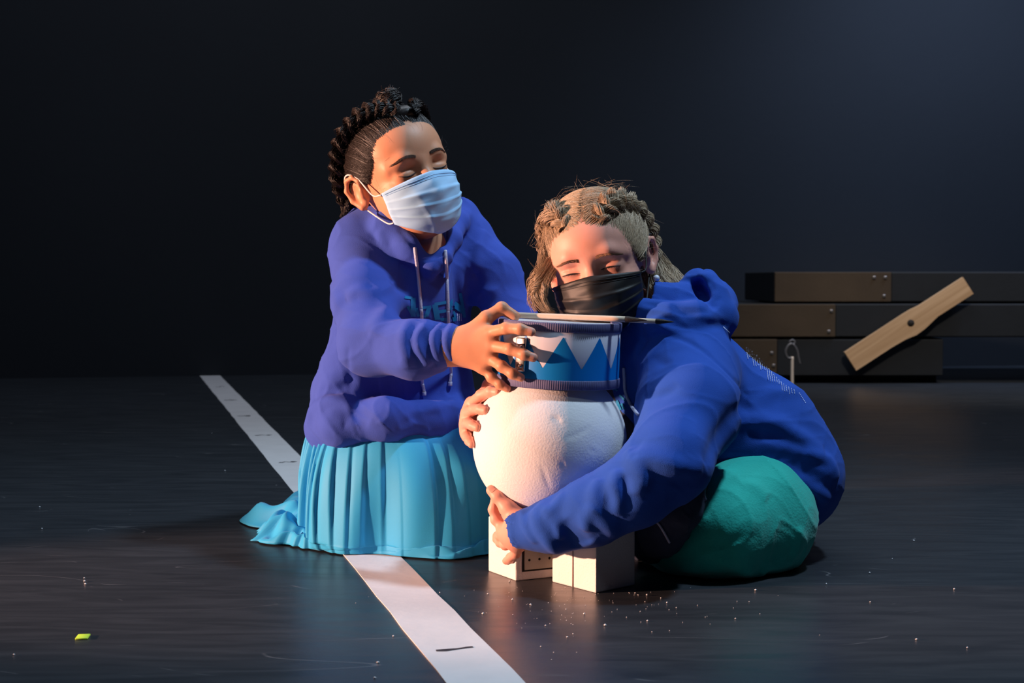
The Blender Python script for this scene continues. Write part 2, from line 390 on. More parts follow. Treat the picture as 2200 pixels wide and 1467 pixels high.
# ------------------------------------------------------------------ setting
def floor_material():
    m = bpy.data.materials.new('black_stage_vinyl'); m.use_nodes = True; nt = m.node_tree; N = nt.nodes; L = nt.links; p = N['Principled BSDF']
    tc = N.new('ShaderNodeTexCoord')
    def noise(sc, det, vec=None, dist=0.):
        n = N.new('ShaderNodeTexNoise'); n.inputs['Scale'].default_value = sc; n.inputs['Detail'].default_value = det; n.inputs['Distortion'].default_value = dist
        L.new(vec or tc.outputs['Object'], n.inputs['Vector']); return n
    def ramp(src, a, b):
        r = N.new('ShaderNodeMapRange'); r.inputs['From Min'].default_value = a; r.inputs['From Max'].default_value = b; L.new(src, r.inputs['Value']); return r.outputs['Result']
    def mth(op, a, b):
        x = N.new('ShaderNodeMath'); x.operation = op
        for i, v in enumerate((a, b)):
            if isinstance(v, (int, float)): x.inputs[i].default_value = v
            else: L.new(v, x.inputs[i])
        return x.outputs[0]
    big = noise(1.3, 6)
    mp = N.new('ShaderNodeMapping'); mp.inputs['Scale'].default_value = (3, 16, 1); mp.inputs['Rotation'].default_value = (0, 0, .15); L.new(tc.outputs['Object'], mp.inputs['Vector'])
    smear = noise(1.5, 8, mp.outputs['Vector'], 1.5)
    # hair-thin scratches: level lines of a warped noise, broken up by another
    def scratch(scl, wd, thr, loc):
        mq = N.new('ShaderNodeMapping'); mq.inputs['Scale'].default_value = scl; mq.inputs['Location'].default_value = loc; mq.inputs['Rotation'].default_value = (0, 0, .2); L.new(tc.outputs['Object'], mq.inputs['Vector'])
        a = noise(1.0, 1, mq.outputs['Vector'], .6); d = mth('ABSOLUTE', mth('SUBTRACT', a.outputs['Fac'], .5), 0)
        line = ramp(d, wd, 0); brk = noise(2.2, 3, mq.outputs['Vector']); return mth('MULTIPLY', line, ramp(brk.outputs['Fac'], thr, thr + .06))
    sc1 = scratch((1.2, 5, 1), .0022, .56, (3, 1, 0)); sc2 = scratch((2.5, 9, 1), .0028, .60, (0, 7, 0)); sc3 = scratch((4, 3, 1), .003, .64, (9, 2, 0))
    vor = N.new('ShaderNodeTexVoronoi'); vor.inputs['Scale'].default_value = 22; L.new(tc.outputs['Object'], vor.inputs['Vector'])
    dots = mth('MULTIPLY', ramp(vor.outputs['Distance'], .05, .02), ramp(noise(5, 2).outputs['Fac'], .60, .68))
    marks = mth('ADD', mth('ADD', sc1, sc2), mth('ADD', sc3, dots))
    v = mth('ADD', mth('MULTIPLY', ramp(smear.outputs['Fac'], .35, .8), .55), mth('MULTIPLY', big.outputs['Fac'], .6))
    mx = N.new('ShaderNodeMix'); mx.data_type = 'RGBA'; mx.inputs['A'].default_value = (.0175, .021, .026, 1); mx.inputs['B'].default_value = (.036, .041, .049, 1); L.new(v, mx.inputs['Factor'])
    m2 = N.new('ShaderNodeMix'); m2.data_type = 'RGBA'; m2.inputs['B'].default_value = (.20, .20, .21, 1); L.new(mth('MULTIPLY', marks, .6), m2.inputs['Factor']); L.new(mx.outputs['Result'], m2.inputs['A']); L.new(m2.outputs['Result'], p.inputs['Base Color'])
    L.new(mth('ADD', mth('MULTIPLY', smear.outputs['Fac'], .25), .22), p.inputs['Roughness']); p.inputs['Specular IOR Level'].default_value = .42
    b = N.new('ShaderNodeBump'); b.inputs['Strength'].default_value = .12; b.inputs['Distance'].default_value = .001; L.new(noise(350, 3).outputs['Fac'], b.inputs['Height']); L.new(b.outputs['Normal'], p.inputs['Normal'])
    return m
fl = obj('floor', prism('floor', [(-5.5, -1.5), (5.5, -1.5), (5.5, 8.4), (-5.5, 8.4)], -.05, 0), floor_material(), smooth=False); tag(fl, kind='structure')

# back wall: a black cloth-like wall set slightly askew, two flats meeting at a soft vertical seam
wl0, wl1 = FL(0, 813), FL(1020, 800)
wdir = (wl1 - wl0) / np.linalg.norm(wl1 - wl0); wn = np.array([-wdir[1], wdir[0], 0])
mw = mat('black_wall', (.016, .019, .024), .75, .25, noise=(1.2, .3), bump=.3, bscale=25)
wa = wl0 - wdir * 4; seam = wl0 + wdir * 5.22
tag(obj('wall_back', prism('wall_back', [wa[:2], seam[:2], (seam + wn * .1)[:2], (wa + wn * .1)[:2]], 0, 4.6), mw, smooth=False), kind='structure')
wb = seam + np.array([4.2, .05, 0])
mw2 = mat('black_wall_panel', (.024, .028, .036), .7, .28, noise=(1.5, .3), bump=.3, bscale=25)
tag(obj('wall_back.001', prism('wall_back_panel', [(seam - wn * .02)[:2], (wb)[:2], (wb + np.array([0, .1, 0]))[:2], (seam + wn * .1)[:2]], 0, 4.6), mw2, smooth=False), kind='structure')
tag(obj('trim_1', prism('trim_1', [(seam - wn * .035 - wdir * .02)[:2], (seam - wn * .035 + wdir * .08)[:2], (seam + wdir * .08)[:2], (seam - wdir * .02)[:2]], 0, 4.6, .008), mat('black_wall_strip', (.036, .042, .055), .7, .28), smooth=False), kind='structure')

# risers: stacked platforms at the right; each with a brown board and a black one on its face
def W2(px, py, Y): return W(px, py, Y)
def platform(z0, z1, xa, xj, xb, Y, label, boards, depth=.75, screws=()):
    e = empty('stage_platform', ((xa + xb) / 2, Y, z0), label, 'platform', 'stacked black stage platforms')
    obj('deck', boxm('deck', ((xa + xb) / 2, Y + depth / 2 + .02, (z0 + z1) / 2), ((xb - xa) / 2, depth / 2, (z1 - z0) / 2 - .001), bev=.004), M['riser'], e, False)
    if xj > xa:
        o = obj('board', boxm('board', ((xa + xj) / 2, Y + .008, (z0 + z1) / 2), ((xj - xa) / 2 - .001, .012, (z1 - z0) / 2 - .003), bev=.003), M['riser_b'], e, False); o['label'] = 'dark brown unpainted end board'
    o = obj('board', boxm('board', ((xj + xb) / 2, Y + .014, (z0 + z1) / 2), ((xb - xj) / 2 - .001, .010, (z1 - z0) / 2 - .004), bev=.003), M['riser'], e, False)
    for sx, sz in screws:
        obj('screw', boxm('screw', (sx, Y - .006, sz), (.007, .003, .007), bev=.003), M['screw'], e)
    return e
RY = 6.0
def hx(px, py=700): return W(px, py, RY)[0]
def hz(py): return W(1800, py, RY)[2]
platform(.03, hz(727), hx(1480), hx(1670), hx(2028), RY, 'lowest black platform of the stack, brown board at its left end', 0, screws=[(hx(1658), hz(758)), (hx(1662), hz(785))])
platform(hz(725), hz(652), hx(1548), hx(1795), hx(2420), RY, 'middle platform of the stack, brown board behind the blue hood', 0, screws=[(hx(1785), hz(668)), (hx(1780), hz(712))])
platform(hz(650), hz(583), hx(1666), hx(1918), hx(2420), RY + .03, 'top platform of the stack, brown board left of its black face', 0, screws=[(hx(1904), hz(596)), (hx(1880), hz(596)), (hx(1902), hz(636))])
for x, nm in ((hx(1500), 0), (hx(1850), 1), (hx(2020), 2)):
    pass
sk = obj('riser_skid', boxm('riser_skid', ((hx(1480) + hx(2028)) / 2, RY + .30, .015), ((hx(2028) - hx(1480)) / 2, .2, .015)), M['riser'], smooth=False)
tag(sk, 'low black skid lying under the lowest platform', 'skid')

# pale wooden bar screwed across the platforms
def wooden_bar():
    e = empty('wooden_bar', W(1951, 694, RY - .03), 'pale wooden bar with a dark hole, slanting up across the black platforms', 'wood')
    a, b = W(1826, 776, RY - .028), W(2078, 612, RY - .028); d = b - a; L = np.linalg.norm(d); u = d / L; n = np.cross(u, [0, 1, 0]); n = -n if n[2] < 0 else n
    prof = [(-.02, .5), (.25, .5), (.42, .54), (.55, .70), (.62, .66), (.70, .50), (1.02, .50)]  # lower edge swells near the knot
    hw = .046; V = []; 
    top = []; bot = []
    for t in np.linspace(0, 1, 31):
        lowf = np.interp(t, [0, .3, .42, .5, .58, .70, 1], [1, 1, 1.08, 1.28, 1.22, .92, .95]); upf = np.interp(t, [0, .5, .56, .62, 1], [1, 1, .98, .86, .84])
        top.append(a + u * L * t + n * hw * upf); bot.append(a + u * L * t - n * hw * lowf)
    bm = bmesh.new(); th = np.array([0, .02, 0])
    ring = top + bot[::-1]; f = [bm.verts.new(p - th / 2) for p in ring]; g = [bm.verts.new(p + th / 2) for p in ring]; m = len(ring)
    bm.faces.new(f); bm.faces.new(g[::-1])
    for i in range(m): bm.faces.new((f[i], g[i], g[(i + 1) % m], f[(i + 1) % m]))
    mm = bpy.data.materials.new('pale_pine'); mm.use_nodes = True; N = mm.node_tree.nodes; Lk = mm.node_tree.links; p = N['Principled BSDF']; p.inputs['Roughness'].default_value = .6
    tc = N.new('ShaderNodeTexCoord'); mp = N.new('ShaderNodeMapping'); ang = math.atan2(u[2], u[0]); mp.vector_type = 'TEXTURE'; mp.inputs['Rotation'].default_value = (0, -ang, 0); mp.inputs['Scale'].default_value = (.7, .12, .025)
    n1 = N.new('ShaderNodeTexNoise'); n1.inputs['Scale'].default_value = 1.4; n1.inputs['Detail'].default_value = 8; n1.inputs['Distortion'].default_value = .4
    rr = N.new('ShaderNodeValToRGB'); rr.color_ramp.elements[0].position = .3; rr.color_ramp.elements[0].color = (.42, .25, .12, 1); rr.color_ramp.elements[1].position = .7; rr.color_ramp.elements[1].color = (.60, .39, .22, 1)
    Lk.new(tc.outputs['Object'], mp.inputs['Vector']); Lk.new(mp.outputs['Vector'], n1.inputs['Vector']); Lk.new(n1.outputs['Fac'], rr.inputs['Fac']); Lk.new(rr.outputs['Color'], p.inputs['Base Color'])
    obj('bar', bm_done('bar', bm), mm, e, False)
    c = W(1957, 694, RY - .0395); o = obj('knot', tube('knot', [c + [0, .006, 0], c + [0, .001, 0]], .015, 2, 14), M['hole'], e); o['label'] = 'dark brown knot hole'
wooden_bar()

# small grey clip with a pale striped cord, standing in front of the platforms
def clip():
    Y = 5.72
    e = empty('cord_clip', W(1702, 830, Y), 'small dull metal clip on a pale striped cord, in front of the lowest platform', 'clip')
    obj('cord', tube('cord', [W(1702, 842, Y), W(1702, 800, Y), W(1702, 766, Y)], .0065, 12, 8), M['candle'], e)
    obj('ring', tube('ring', [W(1703, 770, Y), W(1692, 768, Y), W(1688, 755, Y), W(1694, 742, Y), W(1702, 738, Y)], .006, 24, 8), M['clip'], e)
    obj('arm', tube('arm', [W(1703, 738, Y), W(1712, 752, Y), W(1716, 770, Y), W(1719, 782, Y)], .006, 16, 8, .004), M['clip'], e)
    obj('eye', tube('eye', [W(1702, 741, Y), W(1696, 735, Y), W(1702, 730, Y), W(1708, 735, Y), W(1702, 741, Y)], .004, 20, 8), M['clip'], e)
clip()

# floor tape with inked marks
def tape_strip():
    a0, a1 = FL(428, 806), FL(470, 804); b0, b1 = FL(958, 1467), FL(1128, 1467)
    d0 = (b0 - a0); d1 = (b1 - a1); c0, c1 = b0 + d0 * .12, b1 + d1 * .12
    e = empty('floor_tape', (a0 + c0) / 2, 'long strip of white tape across the black floor, marked with black ink', 'tape')
    V = []; Fc = []; n = 60
    for i in range(n + 1):
        t = i / n; l = a0 + (c0 - a0) * t; r = a1 + (c1 - a1) * t; j = random.uniform(-.0012, .0012)
        for q in (l, r): V.append((q[0] + j, q[1], .0012 + .0002 * math.sin(i)))
    Fc = [(2 * i, 2 * i + 1, 2 * i + 3, 2 * i + 2) for i in range(n)]
    bm = bmesh.new(); vs = [bm.verts.new(v) for v in V]; [bm.faces.new([vs[k] for k in f][::-1]) for f in Fc]
    bmesh.ops.recalc_face_normals(bm, faces=bm.faces); r = bmesh.ops.extrude_face_region(bm, geom=bm.faces[:])
    for v in [g for g in r['geom'] if isinstance(g, bmesh.types.BMVert)]: v.co.z -= .0012
    obj('strip', bm_done('strip', bm), M['tape'], e, False)
    def mark(pts, wd):
        C = [FL(x, y, .0018) for x, y in pts]; V = []; Fc = []
        for i, p in enumerate(C):
            t = C[min(i + 1, len(C) - 1)] - C[max(i - 1, 0)]; nn = np.array([-t[1], t[0], 0]); nn /= np.linalg.norm(nn); ww = wd[i] if isinstance(wd, (list, tuple)) else wd
            V += [p + nn * ww, p - nn * ww]
        Fc = [(2 * i, 2 * i + 1, 2 * i + 3, 2 * i + 2) for i in range(len(C) - 1)]
        return V, Fc
    def glyph(parts, nm='ink_mark'):
        V = []; Fc = []
        for pts, wd in parts:
            v, f = mark(pts, wd); b = len(V); V += v; Fc += [tuple(b + k for k in q) for q in f]
        obj(nm, pymesh(nm, V, Fc), M['ink'], e, False)
    glyph([([(937, 1397), (957, 1396), (985, 1393), (1005, 1390), (1016, 1389)], [.0035, .005, .0025, .003, .003])])
    glyph([([(600, 993), (606, 993.2), (613, 991.6), (620, 992.3), (626, 992)], [.006, .004, .003, .003, .003]), ([(626, 992.6), (631, 991.2), (636, 991.6)], [.006, .008, .006])])
    glyph([([(549, 935.2), (556, 934.6), (563, 934), (568, 934.3)], [.007, .005, .003, .003]), ([(573, 934), (577, 934.8), (580, 933.8)], .006)])
    glyph([([(511, 893.4), (519, 893.6), (527, 893)], .004), ([(527, 893), (534, 892.4), (535, 893.4), (529, 893.8)], .006)])
    glyph([([(483, 859), (487, 859.6), (492, 859), (497, 858.4)], .005), ([(497, 859.6), (503, 858.6), (508, 859)], .005)])
    glyph([([(464, 830.5), (470, 831), (476, 829.5), (482, 830.5)], .004)])
tape_strip()
q = FL(178, 1370); R_ = rz(.12)
tag(obj('tape_square', boxm('tape_square', (q[0], q[1], .0012), (.0075, .0105, .0012), R_, .0008), M['yellow']), 'small yellow green tape square on the dark floor', 'tape')
# crumbs of foam
def crumbs():
    spots = [(1048, 1277), (1101, 1289), (1216, 1310), (1231, 1363), (1219, 1370), (1172, 1345), (845, 1368), (812, 1425), (805, 1458), (1185, 1418), (1386, 1294), (1420, 1286), (1433, 1296), (1453, 1306), (1623, 1269), (1775, 1256), (1868, 1232), (1917, 1201), (1963, 1163), (2050, 1267), (1969, 1375), (1391, 1335), (1870, 1294), (85, 1260 - 170), (90, 1137), (455, 931), (182, 1250), (181, 1243), (184, 1256), (1095, 1250), (1140, 1300), (1255, 1320), (1300, 1345), (1162, 1390), (1038, 1320), (1580, 1330), (2078, 1393), (30, 1408), (483, 1012), (1365, 1275), (1390, 1280)]
    V = []; Fc = []
    for (x, y) in spots:
        c = FL(x, y); r = random.uniform(.0011, .0022); b = len(V); c = c + [0, 0, r * .7]
        for d in ((1, 0, 0), (0, 1, 0), (-1, 0, 0), (0, -1, 0), (0, 0, .8), (0, 0, -.7)): V.append(c + np.array(d) * r * random.uniform(.7, 1.2))
        Fc += [(b + i, b + (i + 1) % 4, b + 4) for i in range(4)] + [(b + (i + 1) % 4, b + i, b + 5) for i in range(4)]
    for i in range(120):
        x, y = random.gauss(1230, 190), 1262 + abs(random.gauss(0, 55)); c = FL(x, y); r = random.uniform(.0004, .0009); b = len(V); c = c + [0, 0, r * .7]
        for d in ((1, 0, 0), (0, 1, 0), (-1, 0, 0), (0, -1, 0), (0, 0, .8), (0, 0, -.7)): V.append(c + np.array(d) * r)
        Fc += [(b + i, b + (i + 1) % 4, b + 4) for i in range(4)] + [(b + (i + 1) % 4, b + i, b + 5) for i in range(4)]
    tag(obj('foam_crumbs', pymesh('foam_crumbs', V, Fc), M['crumb']), 'tiny white foam crumbs scattered on the black floor before the blocks', 'crumbs', kind='stuff')
crumbs()

# ------------------------------------------------------------------ foam snowman base
BALL = np.array([.0560, 2.10, .1975]); BR = .1145
s = SDF(); s.ell(BALL, (BR, BR, BR * .995))
for pts, r, dn in (([(1212, 942), (1235, 935), (1272, 916)], .0022, .0014), ([(1163, 998), (1172, 1025), (1181, 1052)], .0022, .0012), ([(1206, 990), (1213, 1008)], .002, .001), ([(1262, 961), (1283, 975)], .002, .0008)):
    s.groove(pts, r, dn, k=.003, n=8)
s.groove([(1193, 899), (1203, 903)], .004, .0016, n=4, taper=False)
s.ridge([(1203, 896), (1208, 904), (1207, 910)], .0026, .0012)
s.fn(lumpy(.0003, (18, 35), 3))
tag(obj('foam_ball', s.mesh('foam_ball', .0028), M['foam']), 'big white foam ball hugged between the two children, under the drum', 'ball')

def block(C, L, R, h, label, mt, name='foam_block'):
    C, L, R = (np.asarray(p, float) for p in (C, L, R)); B = L + R - C; ctr = (L + R) / 2
    e = empty(name, (ctr[0], ctr[1], 0), label, 'block')
    obj('block', prism('block', [C, R, B, L], 0, h, .0018), mt, e, False)
    return e
C1 = FL(1280.4, 1274.5); L1 = FL(1186, 1250); R1 = FL(1364, 1256.7)
b1 = block(C1[:2], L1[:2], R1[:2], .083, 'right white foam block under the ball, nearer, standing below the blue sleeve', M['foam_block'])
# glued joint on its left face
u = (L1 - C1); u /= np.linalg.norm(u); n1 = np.cross(u, [0, 0, 1.]); n1 = n1 if n1[1] < 0 else -n1
j = C1 + u * .049 + n1 * .0006
obj('joint', boxm('joint', (j[0], j[1], .0415), (.0005, .0012, .0405), frame_from(u, [0, 0, 1])), mat('glue_line', (.62, .52, .48), .8), b1)
C2 = FL(1108, 1248); L2 = FL(1049, 1226.5); R2a = FL(1186, 1240); u2 = (R2a - C2); u2 /= np.linalg.norm(u2)
# keep square and clear of the other block
R2 = C2 + u2 * .082
b2 = block(C2[:2], L2[:2], R2[:2], .0835, 'left white foam block with a beige holed panel, behind the small hand', M['foam_block'])
nn = np.cross(u2, [0, 0, 1.]); nn = nn if nn[1] < 0 else -nn; nn /= np.linalg.norm(nn)
pc = C2 + u2 * .047 + nn * .0004 + np.array([0, 0, .048])
fr = frame_from(u2, [0, 0, 1])
o = obj('panel', boxm('panel', pc, (.034, .0022, .033), fr, .001), M['panel'], b2, False); o['label'] = 'beige panel with a row of small holes'
fp = obj('panel_groove', boxm('panel_groove', pc - nn * .0004, (.0365, .0009, .0355), fr), M['hole'], b2, False)
for i in range(4):
    for jz in (-.0185, .016):
        c = pc + u2 * (-.026 + i * .0165) + nn * .0022 + np.array([0, 0, jz])
        obj('hole', tube('hole', [c - nn * .001, c + nn * .0003], .0019, 2, 10), M['hole'], o)

# ------------------------------------------------------------------ drum
def make_drum():
    ctr = W(1201, 757, 2.10); Rr = .0895; H2 = .0475
    e = empty('toy_drum', ctr - [0, 0, H2], 'small blue and white toy drum with zigzag pattern, resting on the foam ball', 'drum')
    Rt = ry(math.radians(2.3)) @ rx(math.radians(1.0))
    def ring(name, z0, z1, r0, ribs, amp, thick, mt, n=720):
        V = []; prof = [(z0, r0 - thick), (z0, r0 - .0008), (z0 + .0012, r0), (z1 - .0012, r0), (z1, r0 - .0008), (z1, r0 - thick)]
        for i in range(n):
            a = 2 * PI * i / n; m = amp * math.cos(ribs * a) if amp else 0
            for k, (z, r) in enumerate(prof):
                rr = r + (m if 1 <= k <= 4 else 0); V.append(ctr + Rt @ np.array([rr * math.cos(a), rr * math.sin(a), z]))
        P = len(prof); Fc = [(i * P + k, ((i + 1) % n) * P + k, ((i + 1) % n) * P + (k + 1) % P, i * P + (k + 1) % P) for i in range(n) for k in range(P)]
        return obj(name, pymesh(name, V, Fc), mt, e)
    ring('shell', -H2 + .005, H2 - .005, Rr, 0, 0, .004, M['white'], 180)
    a = ring('rim', H2 - .013, H2, Rr + .0016, 180, .00035, .006, M['rim']); a['label'] = 'ribbed upper rim band'
    b = ring('rim', -H2, -H2 + .0135, Rr + .0016, 180, .00035, .006, M['rim']); b['label'] = 'ribbed lower rim band'
    for nm, z, lab in (('drumhead', H2 - .003, 'white upper drumhead'), ('drumhead', -H2 + .0275, 'lower drumhead recessed above the ball')):
        V = [ctr + Rt @ np.array([0, 0, z])]; n = 64
        V += [ctr + Rt @ np.array([(Rr - .004) * math.cos(2 * PI * i / n), (Rr - .004) * math.sin(2 * PI * i / n), z]) for i in range(n)]
        o = obj(nm, pymesh(nm, V, [(0, 1 + i, 1 + (i + 1) % n) for i in range(n)]), M['head'], e); o['label'] = lab
    # zigzag print: everything below a zigzag line, wrapped round the shell
    V = []; Fc = []; n = 360; zt, zb = H2 - .019, -H2 + .013; zv = -H2 + .0295
    for i in range(n):
        a = 2 * PI * i / n; ph = ((math.degrees(a) + 90 - 1.5) / 36.0) % 1.0; tri = abs(2 * ph - 1)   # 1 at a peak
        z = zv + (zt - zv) * tri
        for zz in (zb, z): V.append(ctr + Rt @ np.array([(Rr + .0004) * math.cos(a), (Rr + .0004) * math.sin(a), zz]))
    Fc = [(2 * i, 2 * ((i + 1) % n), 2 * ((i + 1) % n) + 1, 2 * i + 1) for i in range(n)]
    o = obj('zigzag_print', pymesh('zigzag_print', V, Fc), M['blue'], e); o['label'] = 'bright blue zigzag pattern'
    # chrome latch seen between the fingers, with screws
    for ang, nm in ((-128, 'latch'),):
        a = math.radians(ang); c = ctr + Rt @ np.array([(Rr + .003) * math.cos(a), (Rr + .003) * math.sin(a), 0]); fr = Rt @ rz(a)
        o = obj(nm, boxm(nm, c, (.0022, .0085, .024), fr, .0016), M['chrome'], e)
        for dz in (-.017, .010):
            c2 = c + fr @ np.array([.002, .001, dz]); obj('screw', tube('screw', [c2, c2 + fr @ np.array([.003, 0, 0])], .0042, 3, 12), M['chrome'], o)
    return ctr, Rt, H2
DC, DR, DH = make_drum()
def brush(p0, p1, p2, r, label):
    """wooden handle p0-p1, black bristles p1-p2"""
    p0, p1, p2 = map(np.asarray, (p0, p1, p2)); e = empty('paintbrush', (p0 + p1) / 2, label, 'brush')
    obj('handle', tube('handle', [p0, (p0 + p1) / 2, p1], r, 10, 12, r * 1.0), M['rod'], e)
    d = p2 - p1; V = [p1 + d * t for t in (0, .12, .3, .55, .8, 1)]; C = catmull(V, 6); rr = [r * 1.02, r * 1.1, r * .95, r * .7, r * .4, r * .08]
    me = tubes('bristles', C[None], np.array(rr)[None], 12); obj('bristles', me, M['bristle'], e)
zt = DC[2] + DH
brush(W(1092, 676, 2.085), W(1343, 685.5, 2.04), W(1390, 688, 2.035), .0041, 'pale wooden paintbrush lying on the drum, its black tip over the rim')
brush(W(1120, 676.5, 2.10), W(1409, 690, 2.06), W(1448, 691.5, 2.05), .0036, 'second paintbrush on the drum, reaching further right to the blue shoulder')
# ------------------------------------------------------------------ people: shared builders
def head_ops(S, R, t, smile=0., sk=.082):
    S.frame(R, t)
    S.ell((0, .012, .030), (.071, .088, sk)).ell((0, -.022, -.030), (.060, .058, .072), k=.03)
    S.ell((0, -.044, -.077), (.030, .029, .021), k=.030).ell((0, -.028, sk - .040), (.060, .053, .046), k=.03)
    for q in (-1, 1):
        S.ell((q * .034, -.050, -.034), (.027, .027 + smile * .003, .027), k=.02)
        S.chain([(q * .010, -.071, .017), (q * .030, -.0715, .021), (q * .050, -.056, .015)], [.007, .008, .006], k=.016)
        S.ell((q * .031, -.0915, .003), (.020, .0125, .0105), k=.018, mode='s')
        S.ell((q * .031, -.0645, -.0005), (.0165, .0130, .0112), k=.009)
        S.cap((q * .019, -.0785, .0080), (q * .044, -.0735, .0070), .0012, k=.004, mode='s')
    S.chain([(0, -.075, .012), (0, -.084, -.012), (0, -.093, -.029)], [.0062, .0066, .0088], k=.014)
    for q in (-1, 1): S.ell((q * .0105, -.084, -.033), (.007, .009, .006), k=.006)
    S.chain([(-.020, -.071, -.060), (0, -.079, -.056), (.020, -.071, -.060)], .0055, k=.008)
    S.chain([(-.017, -.071, -.066), (0, -.078, -.068), (.017, -.071, -.066)], .0055, k=.006)
    for q in (-1, 1):
        S.ell((q * .0745, .014, -.008), (.008, .016, .027), rx(-.15) @ rz(q * -.25), k=.008)
        S.ell((q * .0845, .012, -.006), (.0075, .0095, .016), rx(-.15), k=.004, mode='s')
        S.chain([(q * .078, .000, -.006), (q * .079, -.001, .012), (q * .083, .008, .0215), (q * .087, .022, .018), (q * .089, .028, .002), (q * .086, .023, -.016), (q * .079, .010, -.030)], [.003, .0034, .0036, .0038, .0036, .0034, .0048], k=.004)
        S.cap((q * .077, .001, -.012), (q * .078, .000, -.004), .0042, k=.004)
    S.frame()
def lash_and_brow(S, R, t, par, brow_mat, lid=-.0042, lift=0., arch=.003, span=(.016, .046), squint=0., bz=.0235, blen=(.013, .051)):
    X = lambda p: R @ np.asarray(p, float) + t
    d = R @ np.array([0, 1., 0])
    for q in (-1, 1):
        P = []
        for u in np.linspace(0, 1, 14):
            x = span[0] + (span[1] - span[0]) * u; z = lid - (.0035 - squint) * math.sin(PI * u) + lift * u
            P.append(X((q * x, -.14, z)))
        Q = S.trace(np.array(P), d, off=.0002); rr = np.array([.0003 + .0009 * math.sin(PI * (i / 13) ** .8) for i in range(14)])
        obj('eyelashes', tubes('eyelashes', Q[None], rr[None], 6), M['lash'], par)
        # short lashes along the lid
        L = []
        for i in np.linspace(2, 12, 22):
            a = Q[int(i)]; dn = R @ np.array([q * .25 * (i - 6) / 6, -.6, -.9]); dn /= np.linalg.norm(dn); L.append([a, a + dn * .0022, a + dn * .0038 + R @ np.array([0, -.0006, .0004])])
        obj('lash_hairs', tubes('lash_hairs', np.array(L), np.array([[.00028, .0002, .00008]]), 4), M['lash'], par)
        # eyebrow of short hairs
        L = []
        for _ in range(210):
            u = random.random(); x = blen[0] + (blen[1] - blen[0]) * u; z = bz + arch * math.sin(PI * min(1, u * 1.15)) - .006 * max(0, u - .6) + random.uniform(-.0027, .0027) * (1 - .6 * u)
            dx = q * .005; dz = .0022 * (1 - 1.8 * u)
            L.append([X((q * x, -.15, z)), X((q * x + dx * .5, -.15, z + dz * .5)), X((q * x + dx, -.15, z + dz))])
        L = np.array(L); Q = S.trace(L.reshape(-1, 3), d, off=.0004).reshape(L.shape)
        obj('eyebrow', tubes('eyebrow', Q, np.array([[.00027, .00022, .00008]]), 4), brow_mat, par)
